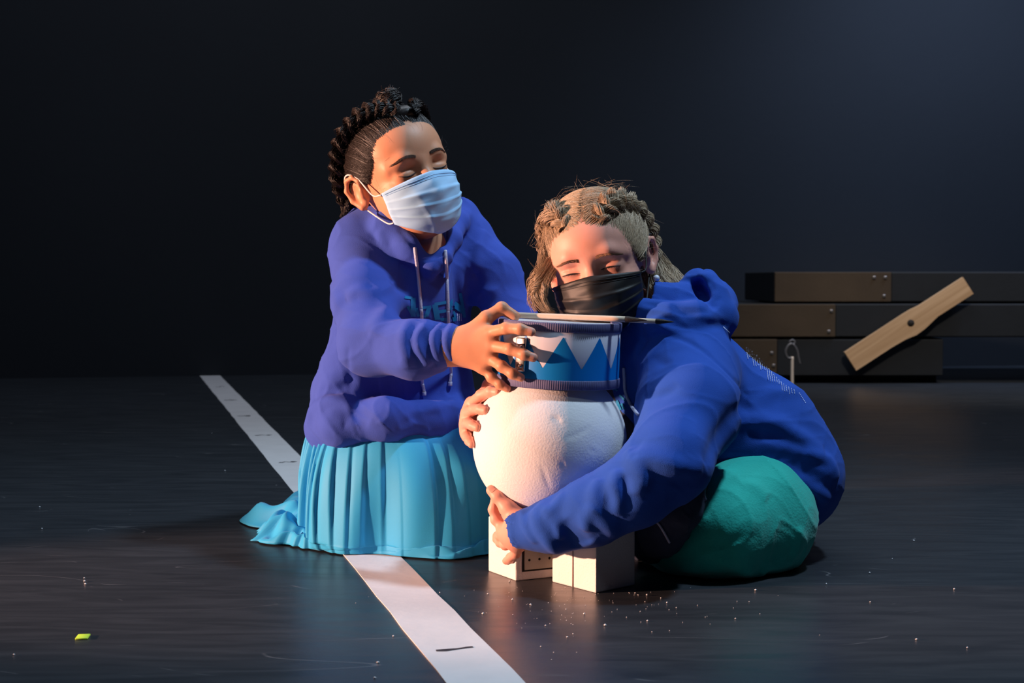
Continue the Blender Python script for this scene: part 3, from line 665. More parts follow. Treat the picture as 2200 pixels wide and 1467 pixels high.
def face_mask(R, t, par, mt, ml, lab, squash=1.0, drop=0.0, name='face_mask', k_peak=1.0):
    X = lambda p: R @ np.asarray(p, float) + t
    nu, nv = 61, 45; V = []
    yf = lambda z: np.interp(z, [-.108, -.100, -.085, -.062, -.038, -.022, -.006, .004], [.068, .083, .095, .102, .1045, .1005, .0945, .091])
    af = lambda z: np.interp(z, [-.105, -.08, -.05, -.01], [.056, .066, .0735, .0765])
    for side in (0, 1):
        for j in range(nv):
            v = j / (nv - 1)
            for i in range(nu):
                u = 2 * i / (nu - 1) - 1; phi = u * math.radians(67)
                ztop = -.004 - .013 * abs(u) ** 1.3 + drop; zbot = -.1035 + .034 * abs(u) ** 1.6 + drop
                z = ztop + (zbot - ztop) * v
                a = af(z - drop); b = yf(z - drop)
                nose = .004 * math.exp(-(u / .16) ** 2) * math.exp(-((z + .034) / .024) ** 2) * k_peak
                x = a * math.sin(phi); y = -(b + nose) * (math.cos(phi) ** .80)
                # pleats run across: saw-tooth steps that fade at the sides
                f = 0.
                for vv in (.30, .52, .72): f += .0034 * math.exp(-max(0, (v - vv)) / .06) * (1 if v >= vv else math.exp(-(vv - v) / .006))
                f *= (1 - u * u) ** .5 * (1.0 - .5 * math.exp(-(u / .3) ** 2))
                f += .0013 * math.sin(7 * u + 9 * v) * math.sin(5 * v * PI + 3 * u) * (1 - abs(u)) + .002 * math.exp(-((u - .45) / .09) ** 2) * math.exp(-((v - .5) / .25) ** 2) + .002 * math.exp(-((u + .5 - v * .3) / .07) ** 2) * v
                if j in (0, nv - 1): f -= .0006
                if j in (1, 2, 3): f += .0007
                if i in (1, 2, nu - 2, nu - 3): f += .0005
                n = np.array([math.sin(phi), -math.cos(phi), 0]); p = np.array([x, y, z]) + n * (f - (.0009 if side else 0)); V.append(X(p))
    Fc = []; o = nu * nv
    for j in range(nv - 1):
        for i in range(nu - 1):
            a = j * nu + i; q = (a, a + 1, a + nu + 1, a + nu); Fc.append(q[::-1]); Fc.append(tuple(o + k for k in q))
    for j in range(nv - 1):
        for i in (0, nu - 1): a = j * nu + i; Fc.append((a, a + nu, o + a + nu, o + a))
    for i in range(nu - 1):
        for j in (0, nv - 1): a = j * nu + i; Fc.append((a, a + 1, o + a + 1, o + a))
    me = pymesh(name, V, Fc); bm = bmesh.new(); bm.from_mesh(me); bmesh.ops.recalc_face_normals(bm, faces=bm.faces); bm.to_mesh(me); bm.free()
    mk = obj(name, me, mt, par); mk['label'] = lab
    # seams along top edge
    def line(v0, u0, u1, n=30):
        P = []
        for u in np.linspace(u0, u1, n):
            i = int(round((u + 1) / 2 * (nu - 1))); j = int(round(v0 * (nv - 1))); p = V[j * nu + i]; P.append(p + (R @ np.array([math.sin(u * 1.3), -math.cos(u * 1.3), 0])) * .0003)
        return P
    for v0 in (.07, .115):
        obj('seam', tube('seam', line(v0, -.95, .95, 40), .00045, 80, 4), mt, mk)
    # ear loops
    for q in (-1, 1):
        top = np.linalg.inv(R) @ (V[2 * nu + (nu - 1 if q > 0 else 0)] - t); bot = np.linalg.inv(R) @ (V[(nv - 3) * nu + (nu - 1 if q > 0 else 0)] - t)
        P = [top, top + [q * .006, .018, .004], (q * .0785, -.002, .016), (q * .086, .014, .027), (q * .086, .030, .018), (q * .080, .030, -.010), (q * .074, .014, -.030), bot + [q * .004, .016, .004], bot]
        obj('ear_loop', tube('ear_loop', [X(p) for p in P], .0013, 60, 6), ml, par)
    return mk
def digits(S, chains, r=(.0084, .0078, .0072, .0062), k=.0035):
    for c in chains:
        P = [W(*p[:3]) for p in c]; rr = [r[i] * (c[0][3] if len(c[0]) > 3 else 1) for i in range(len(P))]
        for i in range(len(P) - 1): S.cap(P[i], P[i + 1], rr[i], rr[i + 1], k=.0025 if i else k)
        for i in (1, 2):
            if i < len(P): S.ell(P[i], (rr[i] * 1.08,) * 3, k=.003)
def nail(S, base, tip, par, toward, r=.0055):
    """a fingernail on the side of the last finger bone that faces 'toward'"""
    a, b = W(*base[:3]), W(*tip[:3]); d = (b - a) / np.linalg.norm(b - a); n = np.asarray(toward, float); n = n - d * n.dot(d); n /= np.linalg.norm(n)
    c = b - d * .0005; fr = np.stack([d, np.cross(n, d), n], 1); V = []; Fc = []
    for i in range(7):
        for j in range(7):
            u, v = i / 6 * 2 - 1, j / 6 * 2 - 1; m = math.sqrt(1 - .35 * v * v); p = fr @ np.array([u * .0052 * m, v * .0040, 0]) + c; V.append(p + n * .02)
    V = list(S.trace(np.array(V), -n, off=.00035)); Fc = [(i * 7 + j, (i + 1) * 7 + j, (i + 1) * 7 + j + 1, i * 7 + j + 1) for i in range(6) for j in range(6)]
    obj('fingernail', pymesh('fingernail', V, Fc), M['nail'], par)

# ---- hair
def onto(P, c, r):
    q = (P - c) / r; return c + (P - c) / np.linalg.norm(q, axis=-1, keepdims=True)
def comb(A, B, c, r, n, m=9, lift=(.0005, .003), jit=.004, wave=.0012, mid=None):
    """strands over an ellipsoid from curve A to curve B (head space)"""
    A = catmull(A, 60); B = catmull(B, 60); out = []
    for _ in range(n):
        s = random.random(); a = A[int(s * 59)] + RNG.normal(size=3) * jit * .5; b = B[int(np.clip(s + random.gauss(0, .04), 0, 1) * 59)] + RNG.normal(size=3) * jit
        t = np.linspace(0, 1, m)[:, None]; P = a * (1 - t) + b * t
        if mid is not None: P = P + np.sin(t * PI) * np.asarray(mid)
        P = P + np.sin(t * 6 * PI * random.uniform(.5, 1) + random.uniform(0, 6)) * RNG.normal(size=3) * wave
        P = onto(P, c, r); N = (P - c) / np.asarray(r) ** 2; N /= np.linalg.norm(N, axis=1)[:, None]
        out.append(P + N * (random.uniform(*lift) + np.sin(t * PI) * .0008))
    return np.array(out)
def bundle(path, rad, n, m=40, tw=1.5, spread=None, frizz=.0006):
    C = catmull(path, m); T = np.gradient(C, axis=0); T /= np.linalg.norm(T, axis=1)[:, None]
    up = np.array([.3, .2, .93]); U = np.cross(T, up); U /= np.linalg.norm(U, axis=1)[:, None]; Vv = np.cross(T, U); t = np.linspace(0, 1, m)
    rr = np.interp(t, np.linspace(0, 1, len(rad)), rad); out = []
    for _ in range(n):
        q = math.sqrt(random.random()); a = random.uniform(0, 6.28) + t * tw * random.uniform(.6, 1.2); f = sum(np.sin(t * random.uniform(3, 10) + random.uniform(0, 6))[:, None] * RNG.normal(size=3) for _ in range(2)) * frizz
        out.append(C + (rr * q)[:, None] * (np.cos(a)[:, None] * U + np.sin(a)[:, None] * Vv) + f)
    return np.array(out)
def plait(path, width, turns, n=46, m=64, flat=.55, normal_from=None, frz=.0006):
    """three-strand braid: three bundles weaving around a path; returns hair lines"""
    C = catmull(path, m); T = np.gradient(C, axis=0); T /= np.linalg.norm(T, axis=1)[:, None]
    Nn = C - np.asarray(normal_from); Nn /= np.linalg.norm(Nn, axis=1)[:, None]; Nn = Nn - T * (T * Nn).sum(1)[:, None]; Nn /= np.linalg.norm(Nn, axis=1)[:, None]; S_ = np.cross(T, Nn)
    t = np.linspace(0, 1, m); wd = np.interp(t, np.linspace(0, 1, len(width)), width); out = []
    for k in range(3):
        ph = t * turns * 2 * PI + k * 2 * PI / 3
        ctr = C + (wd * .55 * np.sin(ph))[:, None] * S_ + (wd * flat * .5 * np.sin(2 * ph))[:, None] * Nn
        for _ in range(n):
            q = math.sqrt(random.random()) * wd * .46; a = random.uniform(0, 6.28) + t * 8
            out.append(ctr + (q * np.cos(a))[:, None] * S_ + (q * flat * 1.3 * np.sin(a))[:, None] * Nn + np.sin(t * random.uniform(20, 60) + random.uniform(0, 6))[:, None] * RNG.normal(size=3) * frz)
    return np.array(out)
def flyaways(c, r, n, length, zmin=-.02, curl=.02, sweep=(0, 0, 0), ymin=-.06):
    out = []
    while len(out) < n:
        d = RNG.normal(size=3); d /= np.linalg.norm(d)
        p = onto(c + d * .05, c, r)
        if p[2] < zmin or p[1] < ymin and p[2] < .07: continue
        t = np.linspace(0, 1, 12)[:, None]; tang = np.cross(d, RNG.normal(size=3)); tang /= np.linalg.norm(tang); tang2 = np.cross(d, tang); L = random.uniform(.3, 1) * length
        out.append(p + d * (t - .35 * t * t) * L * random.uniform(.1, .45) + tang * L * t + tang2 * np.sin(t * 3) * curl * random.uniform(-1, 1) + np.asarray(sweep) * t * L)
    return np.array(out)
def taper(m, r, end=.3): return (r * np.interp(np.linspace(0, 1, m), [0, .1, .8, 1], [.7, 1, .9, end]))[None]
def xf(L, R, t): return L @ R.T + t

# ------------------------------------------------------------------ left child: light blue mask, turquoise skirt
PA = empty('person', (-.19, 2.43, 0), 'kneeling person in light blue mask, blue hooded sweatshirt and turquoise skirt, holding a drum', 'person')
RA = ry(math.radians(-18)) @ rz(math.radians(33)) @ rx(math.radians(4)); TA = W(911, 366, 2.268) - RA @ np.array([0, -.076, 0.])
A = SDF(); head_ops(A, RA, TA)
nk0 = RA @ np.array([0, .022, -.055]) + TA; nk1 = W(922, 548, 2.40)
A.cap(nk0, nk1, .040, .034, k=.02)
A.cap(W(810, 580, 2.38), W(985, 580, 2.44), .034, k=.04); A.cap(W(860, 600, 2.41), W(850, 800, 2.43), .075, .07, k=.05); A.cap(W(850, 800, 2.43), W(850, 930, 2.44), .07, .08, k=.04)
for hx_, kx in ((820, 930), (900, 1040)):
    A.cap(W(hx_, 985, 2.44), W(kx, 1105, 2.36), .055, .045, k=.04); A.chain([W(kx, 1105, 2.36), W(hx_ - 20, 1095, 2.60)], [.045, .030], k=.02); A.cap(W(hx_ - 20, 1095, 2.60), W(hx_ - 40, 1090, 2.68), .026, .018, k=.02)
A.chain([W(795, 550, 2.36), W(795, 742, 2.19), W(960, 750, 2.085)], [.038, .030, .023], k=.02)
A.chain([W(1003, 560, 2.45), W(1095, 690, 2.40), W(1185, 745, 2.26)], [.030, .030, .023], k=.02)
# right hand spread over the side of the drum
A.cap(W(968, 735, 2.083), W(1000, 728, 2.078), .021, .019, k=.02); A.cap(W(968, 748, 2.083), W(1005, 760, 2.077), .0185, .019, k=.02)
for (x, y, z, r_) in ((1052, 716, 2.052, .0125), (1056, 742, 2.047, .0125), (1050, 768, 2.050, .012), (1038, 788, 2.060, .0115)):
    A.cap(W(1000, 745, 2.076), W(x, y, z), .0185, r_, k=.014)
HA = [[(1052, 714, 2.050, 1.05), (1088, 705, 2.024), (1118, 707, 2.011), (1142, 713, 2.0085)],
      [(1056, 742, 2.046, 1.05), (1096, 750, 2.018), (1126, 762, 2.0085), (1146, 768, 2.008)],
      [(1050, 768, 2.050, 1.0), (1078, 787, 2.027), (1101, 803, 2.019), (1119, 811, 2.019)],
      [(1038, 788, 2.060, .9), (1056, 811, 2.052), (1074, 826, 2.047), (1090, 835, 2.046)],
      [(1008, 716, 2.078, 1.25), (1045, 683, 2.070, 1), (1078, 662, 2.072), (1106, 679, 2.070)]]
A.cap(W(1000, 735, 2.078), W(1045, 683, 2.070), .017, .0105, k=.012)
digits(A, HA)
# left hand behind the drum
lh = [W(1185, 745, 2.26), W(1215, 748, 2.235)]
A.cap(*lh, .022, .020, k=.02)
HA2 = [[(1222, 728, 2.232, 1.), (1236, 716, 2.215), (1238, 706, 2.205), (1236, 700, 2.198)], [(1226, 742, 2.23, 1.), (1245, 735, 2.214), (1250, 730, 2.203), (1251, 728, 2.197)], [(1224, 757, 2.232, 1.), (1243, 756, 2.214), (1248, 754, 2.203), (1249, 753, 2.197)], [(1218, 770, 2.235, .9), (1235, 775, 2.218), (1240, 776, 2.208), (1241, 777, 2.201)], [(1205, 725, 2.24, 1.1), (1208, 706, 2.222), (1209, 696, 2.21), (1209, 690, 2.20)]]
for c in HA2: A.cap(W(1205, 748, 2.243), W(*c[0][:3]), .018, .011, k=.012)
digits(A, HA2)
bodyA = obj('body', A.mesh('body', .0024), M['skin_a'], PA)
for c in HA[:4]: nail(A, c[2], c[3], PA, (0.1, -1, .35))
lash_and_brow(A, RA, TA, PA, M['brow_a'], lid=.0005, blen=(.013, .050))
face_mask(RA, TA, PA, M['mask_a'], M['elastic'], 'light blue pleated face mask with white ear loops', drop=0.0)

# hair
HC, HR = np.array([0, .016, .034]), np.array([.0785, .095, .089])
def hair_cap(R, t, plane_p, plane_n, mt, par, extra=None, HC=HC, HR=HR, h=.0025):
    S = SDF(); S.frame(R, t); S.ell(HC, HR - .002); S.ell((0, .055, -.005), (.060, .052, .062), k=.03)
    S.plane(plane_p, plane_n)
    for q in (-1, 1): S.ell((q * .088, .016, -.012), (.016, .024, .030), k=.004, mode='s')
    if extra: extra(S)
    return S, obj('hair', S.mesh('hair', h), mt, par)
SA, hairA = hair_cap(RA, TA, (0, -.064, .068), (0, .66, .75), M['hair_a'], PA, extra=lambda S: S.ell((.016, -.034, .097), (.030, .030, .013), k=.012))
hA = []
for q in (-1, 1):
    line = [(q * .006, -.078, .066), (q * .030, -.074, .062), (q * .052, -.058, .048), (q * .066, -.036, .026), (q * .073, -.014, .004)]
    br = [(q * .016, -.058, .112), (q * .034, -.030, .116), (q * .060, .005, .098), (q * .078, .034, .062), (q * .080, .060, .022)]
    hA.append(comb([np.array(p) for p in line], [np.array(p) for p in br], HC, HR, 1900, mid=(0, 0, .004)))
    hA.append(comb([np.array((q * .0, .03, .122)), np.array((0, .10, .06)), np.array((0, .10, -.02))], [np.array(p) for p in br[1:]] , HC, HR, 350))
top = comb([np.array((-.02, -.07, .085)), np.array((.02, -.07, .085))], [np.array((-.01, .0, .122)), np.array((.01, 0, .122))], HC, HR, 200); hA.append(top)
hA = np.concatenate(hA); obj('hair_locks', tubes('hair_locks', xf(hA[::18], RA, TA), taper(9, .0009), 4), M['hair_a'], hairA); obj('hair_strands', tubes('hair_strands', xf(hA, RA, TA), taper(9, .00034), 3), M['hair_a'], hairA)
for q in (-1, 1):
    e_ = .008 if q > 0 else 0
    pth = [(q * (.010 + e_), -.068, .104), (q * (.034 + e_), -.040, .116 + e_ * .5), (q * (.062 + e_), -.002, .104), (q * .080, .034, .070), (q * .082, .062, .024), (q * .066, .088, -.020), (q * .040, .096, -.052)]
    wk = .72 if q > 0 else 1.0
    pth = [(a_, b_, c_ - (.011 if q > 0 and i_ < 3 else 0)) for i_, (a_, b_, c_) in enumerate(pth)]
    pl = plait(np.array(pth), [.013 * wk, .019 * wk, .021 * wk, .022, .021, .017, .009], 5.2, n=90, normal_from=HC, frz=.0009)
    o = obj('braid', tubes('braid', xf(pl, RA, TA), taper(64, .00045), 3), M['hair_a'], hairA); o['label'] = 'braid pinned round the head'
# bun on the crown
bc = np.linalg.inv(RA) @ (W(836, 214, 2.318) - TA); bl = []
for i in range(150):
    a = i / 60 * 6.28; ax = RNG.normal(size=3) * .35 + np.array([0, .1, 1]); ax /= np.linalg.norm(ax); u_ = np.cross(ax, [1, 0, 0]); u_ /= np.linalg.norm(u_); v_ = np.cross(ax, u_); tt = np.linspace(0, 5.2, 16) + a; r_ = random.uniform(.010, .0195)
    bl.append(bc + np.cos(tt)[:, None] * u_ * r_ + np.sin(tt)[:, None] * v_ * r_ * 1.1 + ax * np.linspace(-.010, .012, 16)[:, None] * random.uniform(.3, 1))
for i in range(46):
    d = RNG.normal(size=3); d[2] = abs(d[2]); d /= np.linalg.norm(d); tt = np.linspace(0, 1, 16)[:, None]; bl.append(bc + d * tt * random.uniform(.018, .027) + np.cross(d, [0, 0, 1.]) * np.sin(tt * 3) * .005)
ss = SDF(); ss.frame(RA, TA); ss.ell(bc, (.0125, .013, .0135)); ss.cap(bc, onto(bc, HC, HR * .95), .013, .017, k=.01)
bo = obj('hair_bun', ss.mesh('hair_bun', .0025), M['hair_a'], hairA)
obj('bun_strands', tubes('bun_strands', xf(np.array(bl), RA, TA), taper(16, .0009), 4), M['hair_a'], hairA)
fa = flyaways(HC, HR + .005, 260, .030, zmin=0.0); obj('flyaway_hairs', tubes('flyaway_hairs', xf(fa, RA, TA), taper(12, .00011), 4), M['hair_a'], hairA)['kind'] = 'stuff'
# wisps at the nape
wp = np.concatenate([bundle([W(762, 400, 2.36), W(752, 425, 2.35), W(744, 450, 2.35), W(733, 468, 2.35)], [.008, .006, .005, .004], 26, 24), bundle([W(770, 395, 2.37), W(757, 425, 2.37), W(760, 448, 2.38)], [.009, .009, .006], 40, 24)])
obj('nape_wisps', tubes('nape_wisps', wp, taper(24, .0004), 4), M['hair_a'], hairA)

# hooded sweatshirt
G = SDF()
G.cap(W(752, 905, 2.36), W(938, 885, 2.43), .070, .066, k=.04)
G.cap(W(768, 800, 2.36), W(935, 800, 2.43), .062, .060, k=.05)
G.cap(W(790, 690, 2.36), W(942, 690, 2.43), .056, .054, k=.05)
G.cap(W(790, 580, 2.36), W(975, 580, 2.43), .058, .050, k=.05)
G.cap(W(792, 512, 2.37), W(998, 508, 2.46), .048, .039, k=.05)
G.ell(W(880, 640, 2.33), (.07, .06, .09), k=.05)
# lower blousing roll and hem
G.chain([W(694, 920, 2.39), W(735, 908, 2.29), W(830, 900, 2.27), W(930, 905, 2.30), W(1000, 895, 2.37)], [.030, .032, .030, .026, .026], k=.03)
G.chain([W(712, 935, 2.40), W(735, 945, 2.33), W(830, 915, 2.30), W(940, 912, 2.34), W(1000, 905, 2.40)], [.028, .024, .022, .022, .022], k=.012)
G.ell(W(722, 840, 2.40), (.038, .04, .035), k=.03); G.ell(W(738, 775, 2.39), (.030, .03, .032), k=.02)
# right sleeve
G.chain([W(775, 530, 2.35), W(783, 640, 2.26), W(797, 738, 2.175), W(890, 752, 2.105), W(958, 742, 2.088)], [.050, .050, .046, .040, .031], k=.025)
G.cap(W(958, 742, 2.088), W(990, 739, 2.083), .0265, .0262, k=.006)
# left sleeve
G.chain([W(1008, 520, 2.45), W(1062, 590, 2.42), W(1100, 690, 2.385), W(1160, 742, 2.30)], [.040, .041, .038, .028], k=.03)
# hood: collar flaps round the neck
G.chain([W(785, 470, 2.46), W(783, 462, 2.39), W(832, 484, 2.312), W(882, 534, 2.280), W(925, 575, 2.275)], [.024, .025, .023, .019, .012], k=.016)
G.chain([W(992, 462, 2.46), W(982, 478, 2.39), W(968, 515, 2.325), W(948, 552, 2.290), W(925, 578, 2.275)], [.020, .019, .018, .015, .012], k=.012)
G.chain([W(785, 475, 2.46), W(880, 470, 2.51), W(990, 460, 2.47)], [.030, .040, .028], k=.02)
# opening at the neck, and the cuff
G.ell(W(923, 510, 2.31), (.026, .045, .038), k=.006, mode='s'); G.cap(W(905, 440, 2.36), W(925, 500, 2.35), .047, .036, k=.008, mode='s')
G.cap(W(986, 739, 2.0833), W(1010, 739, 2.081), .0232, .0232, k=.002, mode='s')
G.fn(lumpy(.0024, (6, 11), 5)); G.fn(crease(.0022, 7, 31)); G.fn(lumpy(.0006, (20, 33), 6))
zz = lambda L: [(640 + a / 2.717, 420 + b / 2.717) for a, b in L]
for pts, r, up in ((zz([(285, 600), (350, 560), (430, 575), (520, 545), (565, 500)]), .012, .004), (zz([(440, 830), (470, 740), (560, 660), (650, 620)]), .014, .005),
                   (zz([(500, 640), (590, 600), (650, 640), (720, 730)]), .012, .003), (zz([(780, 730), (700, 830), (740, 940), (780, 990)]), .009, .0045), (zz([(860, 735), (795, 830), (820, 940), (870, 1000)]), .008, .0045),
                   (zz([(915, 740), (860, 830), (880, 930), (940, 985)]), .007, .004), (zz([(650, 720), (612, 830), (630, 940), (655, 1010)]), .009, .004),
                   (zz([(200, 560), (230, 640), (215, 720)]), .012, .004), (zz([(470, 200), (530, 330), (560, 460)]), .009, .003), (zz([(1090, 200), (1050, 330), (1040, 450)]), .009, .004),
                   (zz([(110, 1180), (180, 1090), (300, 1080)]), .012, .004), (zz([(60, 1340), (90, 1250), (200, 1200), (330, 1250)]), .012, .005), (zz([(690, 1300), (800, 1240), (960, 1200)]), .009, .004), (zz([(1000, 640), (1100, 560), (1180, 580)]), .010, .003), (zz([(980, 330), (940, 450), (960, 600)]), .008, .0025)):
    G.ridge(pts, r * 1.0, up * 2.2)
for x0 in (690, 780, 858):
    G.groove(zz([(x0 + 18, 735), (x0 - 25, 800), (x0 - 32, 870), (x0 - 5, 950), (x0 + 30, 1000)]), .0050, .0075, n=14)
for pts, r, dn in ((zz([(540, 470), (575, 520), (540, 500)]), .008, .005), (zz([(300, 880), (290, 960), (300, 1060)]), .003, .0016), (zz([(210, 1160), (260, 1110), (330, 1060)]), .006, .003), (zz([(740, 770), (730, 880), (770, 960)]), .006, .004), (zz([(830, 760), (835, 860), (870, 960)]), .005, .003),
                   (zz([(270, 1260), (275, 1330), (265, 1370)]), .0022, .0012), (zz([(600, 1350), (700, 1290), (830, 1270)]), .006, .003), (zz([(110, 1290), (200, 1230), (330, 1270), (420, 1320)]), .008, .004), (zz([(1020, 420), (1060, 560), (1100, 640)]), .008, .004),
                   (zz([(585, 190), (680, 300), (745, 385)]), .003, .0018), (zz([(920, 200), (860, 320), (745, 385)]), .003, .0018)):
    G.groove(pts, max(r, .003) * 1.2, dn * 1.7)
G.ridge(zz([(330, 1260), (400, 1310), (470, 1330), (525, 1290), (540, 1210)]), .0032, .0022, n=14, taper=False)
hoodA = obj('hooded_sweatshirt', G.mesh('hooded_sweatshirt', .0029), M['hoodie'], PA)
z9 = (840, 560, 9.167)
LL = []
for L in ([(1365, 640, 1450, 1120, 62), (1170, 800, 1440, 1000, 120), (1175, 830, 1265, 1190, 80)], [(865, 860, 925, 1190, 110), (860, 860, 1110, 815, 60), (930, 1010, 1090, 985, 60), (930, 1165, 1100, 1150, 60)],
          [(610, 930, 790, 905, 50), (760, 910, 665, 1180, 80), (640, 1165, 780, 1150, 50)], [(500, 930, 560, 1180, 60)], [(440, 730, 440, 1130, 95), (270, 715, 420, 735, 55), (330, 900, 430, 1080, 55)]):
    LL += L
strokes(G, 'chest_lettering', LL, M['print_c'], hoodA, z9, label='cyan block lettering across the chest')['kind'] = 'stuff'
strokes(G, 'small_lettering', [(340, 430, 375, 440, 22), (335, 440, 370, 500, 20), (385, 470, 400, 540, 18), (350, 560, 385, 590, 24), (370, 540, 410, 600, 20), (385, 600, 430, 650, 26)] + [(1300 + (i * 37) % 110, 1040 + (i * 53) % 140, 1312 + (i * 37) % 110, 1050 + (i * 53) % 140, 9) for i in range(30)], M['print_w'], hoodA, z9, label='tiny white lettering beside the cyan letters', step=2)['kind'] = 'stuff'
def drawstring(up, lo, r=.0027):
    a = list(G.px(up, off=r * .9, n=12)); b = list(G.px(lo, off=r * .9, n=6))
    o = obj('drawstring', tube('drawstring', a + b, r, 70, 8), M['cord'], hoodA); o['label'] = 'pale lilac drawstring'
    e = b[-1]; k = obj('aglet', tube('aglet', [e, e - np.array([0, 0, .007])], r * 1.35, 4, 8), M['cord'], o)
drawstring([(891, 532), (897, 580), (902, 630), (906, 680)], [(907, 822), (909, 830), (911, 841)])
drawstring([(957, 538), (960, 590), (962, 640), (963, 680)], [(969, 800), (968, 810), (967, 820)])

# pleated skirt
def skirt():
    c = np.array([-.172, 2.465]); cw = W(850, 925, 2.425)
    deg = [-90, -60, -30, 0, 45, 90, 135, 150, 158, 166, 180, 200, 215, 230, 250, 270]
    ro = [.252, .268, .225, .212, .22, .25, .285, .318, .328, .312, .280, .272, .245, .238, .246, .252]
    ri = [.238, .246, .212, .200, .21, .235, .235, .215, .202, .196, .190, .196, .212, .228, .238, .238]
    NA, NT = 760, 96; V = []
    rg = np.random.default_rng(4); ph = rg.uniform(0, 6.28, 8)
    for j in range(NT):
        t = j / (NT - 1); 
        for i in range(NA):
            a = 2 * PI * i / NA - PI / 2; dg = math.degrees(a)
            rin = np.interp(dg, deg, ri); rout = np.interp(dg, deg, ro); d2 = np.array([math.cos(a), math.sin(a)])
            wst = np.array([cw[0] + .128 * d2[0], cw[1] + .105 * d2[1]])
            rim = c + d2 * rin; tt = min(t / .82, 1.); hh = .205
            front = .5 - .5 * math.sin(a)              # 1 towards the camera
            ex = 1.0 - .35 * front
            s = math.sin(tt * PI / 2) ** (1.25 - .5 * front); z = hh * (math.cos(tt * PI / 2) ** (.85 + .25 * (1 - front))) 
            if d2[0] > .2: z = z
            p = wst * (1 - s) + rim * s
            # knife pleats: uneven, sharp on one side
            u = i / NA * 42 + .55 * math.sin(3 * a + 1) + .35 * math.sin(7 * a + 2) + .25 * math.sin(11 * a + t * 2.0); f = u % 1.0
            saw = (f / .86) ** .8 if f < .86 else (1 - f) / .14
            lf = min(1, max(0, (-55 - dg) / 40)) if dg < 90 else 1.0; amp = (.004 + .019 * min(1, tt * 1.5)) * (.32 + .68 * lf) * (.6 + .4 * math.sin(2.3 * a + .6)); amp *= 1 - .35 * max(0, (tt - .75) / .25)
            big = .009 * math.sin(5 * a + ph[0] + 1.5 * t) + .008 * math.sin(9 * a + ph[1] - 2 * t) + .004 * math.sin(17 * a + ph[2] + 4 * t)
            big *= math.sin(min(1, tt * 1.15) * PI * .5) * (1.0 if dg > 150 or dg < -60 else .8)
            p = p + d2 * (saw * amp - amp * .5 + big * tt)
            # one long diagonal drape over the near thigh
            q = (dg + 62) / 34 - (tt - .55) * 1.5
            p = p + d2 * .010 * math.exp(-(q / .28) ** 2) * math.exp(-((tt - .62) / .28) ** 2)
            q = (dg + 108) / 30 + (tt - .6) * 1.2
            p = p + d2 * .007 * math.exp(-(q / .22) ** 2) * math.exp(-((tt - .7) / .22) ** 2)
            if t > .82:
                e = (t - .82) / .18; ext = max(0, rout - rin); p = p + d2 * ext * e
                k = min(1, ext / .05); p = p - d2 * .016 * e * (1 - k); fold = .55 + .45 * math.sin(14 * a + 6 * e + ph[3]) ; fold2 = .5 + .5 * math.sin(23 * a - 9 * e + ph[4])
                z = .0025 + k * (.032 * fold * math.sin(PI * min(1, e * .93 + .07)) + .012 * fold2 * math.sin(PI * e)) + .009 * (1 - e) ** 2 * (1 - k) + k * .022 * (1 - e) ** 2
            else:
                z = max(z, .0125 + 0 * t)
                ext = max(0, rout - rin); k = min(1, ext / .05); z = max(z, .0125 * (1 - k) + k * .026)
            V.append((p[0], p[1], z))
    Fc = np.array([(j * NA + i, j * NA + (i + 1) % NA, (j + 1) * NA + (i + 1) % NA, (j + 1) * NA + i) for j in range(NT - 1) for i in range(NA)])
    o = obj('skirt', npmesh('skirt', np.array(V), Fc[:, ::-1]), M['skirt'], PA)
    m = o.modifiers.new('thick', 'SOLIDIFY'); m.thickness = .0012; m.offset = 0
    # smooth a touch so folds read as cloth
    s = o.modifiers.new('smooth', 'SMOOTH'); s.factor = .5; s.iterations = 2
    return o
skirt()
# ------------------------------------------------------------------ right child: black mask, teal trousers
PB = empty('person', (.40, 2.2, 0), 'crouching blond person in black mask, blue hooded sweatshirt and teal trousers, hugging the foam ball', 'person')
RB = ry(math.radians(-11)) @ rz(math.radians(-14)) @ rx(math.radians(7)); TB = W(1269, 581, 2.150) - RB @ np.array([0, -.076, 0.])
Bd = SDF(); head_ops(Bd, RB, TB, smile=1., sk=.076)
Bd.cap(RB @ np.array([0, .022, -.055]) + TB, W(1395, 715, 2.29), .040, .044, k=.03)
Bd.cap(W(1395, 730, 2.24), W(1400, 740, 2.40), .040, k=.04); Bd.chain([W(1400, 735, 2.31), W(1520, 860, 2.32), W(1640, 1010, 2.32)], [.072, .07, .075], k=.05)
Bd.chain([W(1640, 1060, 2.26), W(1510, 1150, 2.10)], [.058, .045], k=.04); Bd.chain([W(1510, 1150, 2.10), W(1640, 1165, 2.16), W(1680, 1150, 2.24)], [.040, .030, .022], k=.02)
Bd.chain([W(1600, 1060, 2.38), W(1440, 1150, 2.24)], [.055, .040], k=.04); Bd.chain([W(1440, 1150, 2.24), W(1580, 1130, 2.40)], [.036, .028], k=.02)
Bd.chain([W(1460, 780, 2.17), W(1432, 985, 1.965), W(1300, 1080, 1.975), W(1150, 1132, 2.015)], [.036, .031, .026, .021], k=.02)
Bd.chain([W(1400, 760, 2.42), W(1290, 900, 2.42), W(1100, 905, 2.26), W(1040, 898, 2.19)], [.034, .029, .024, .020], k=.02)
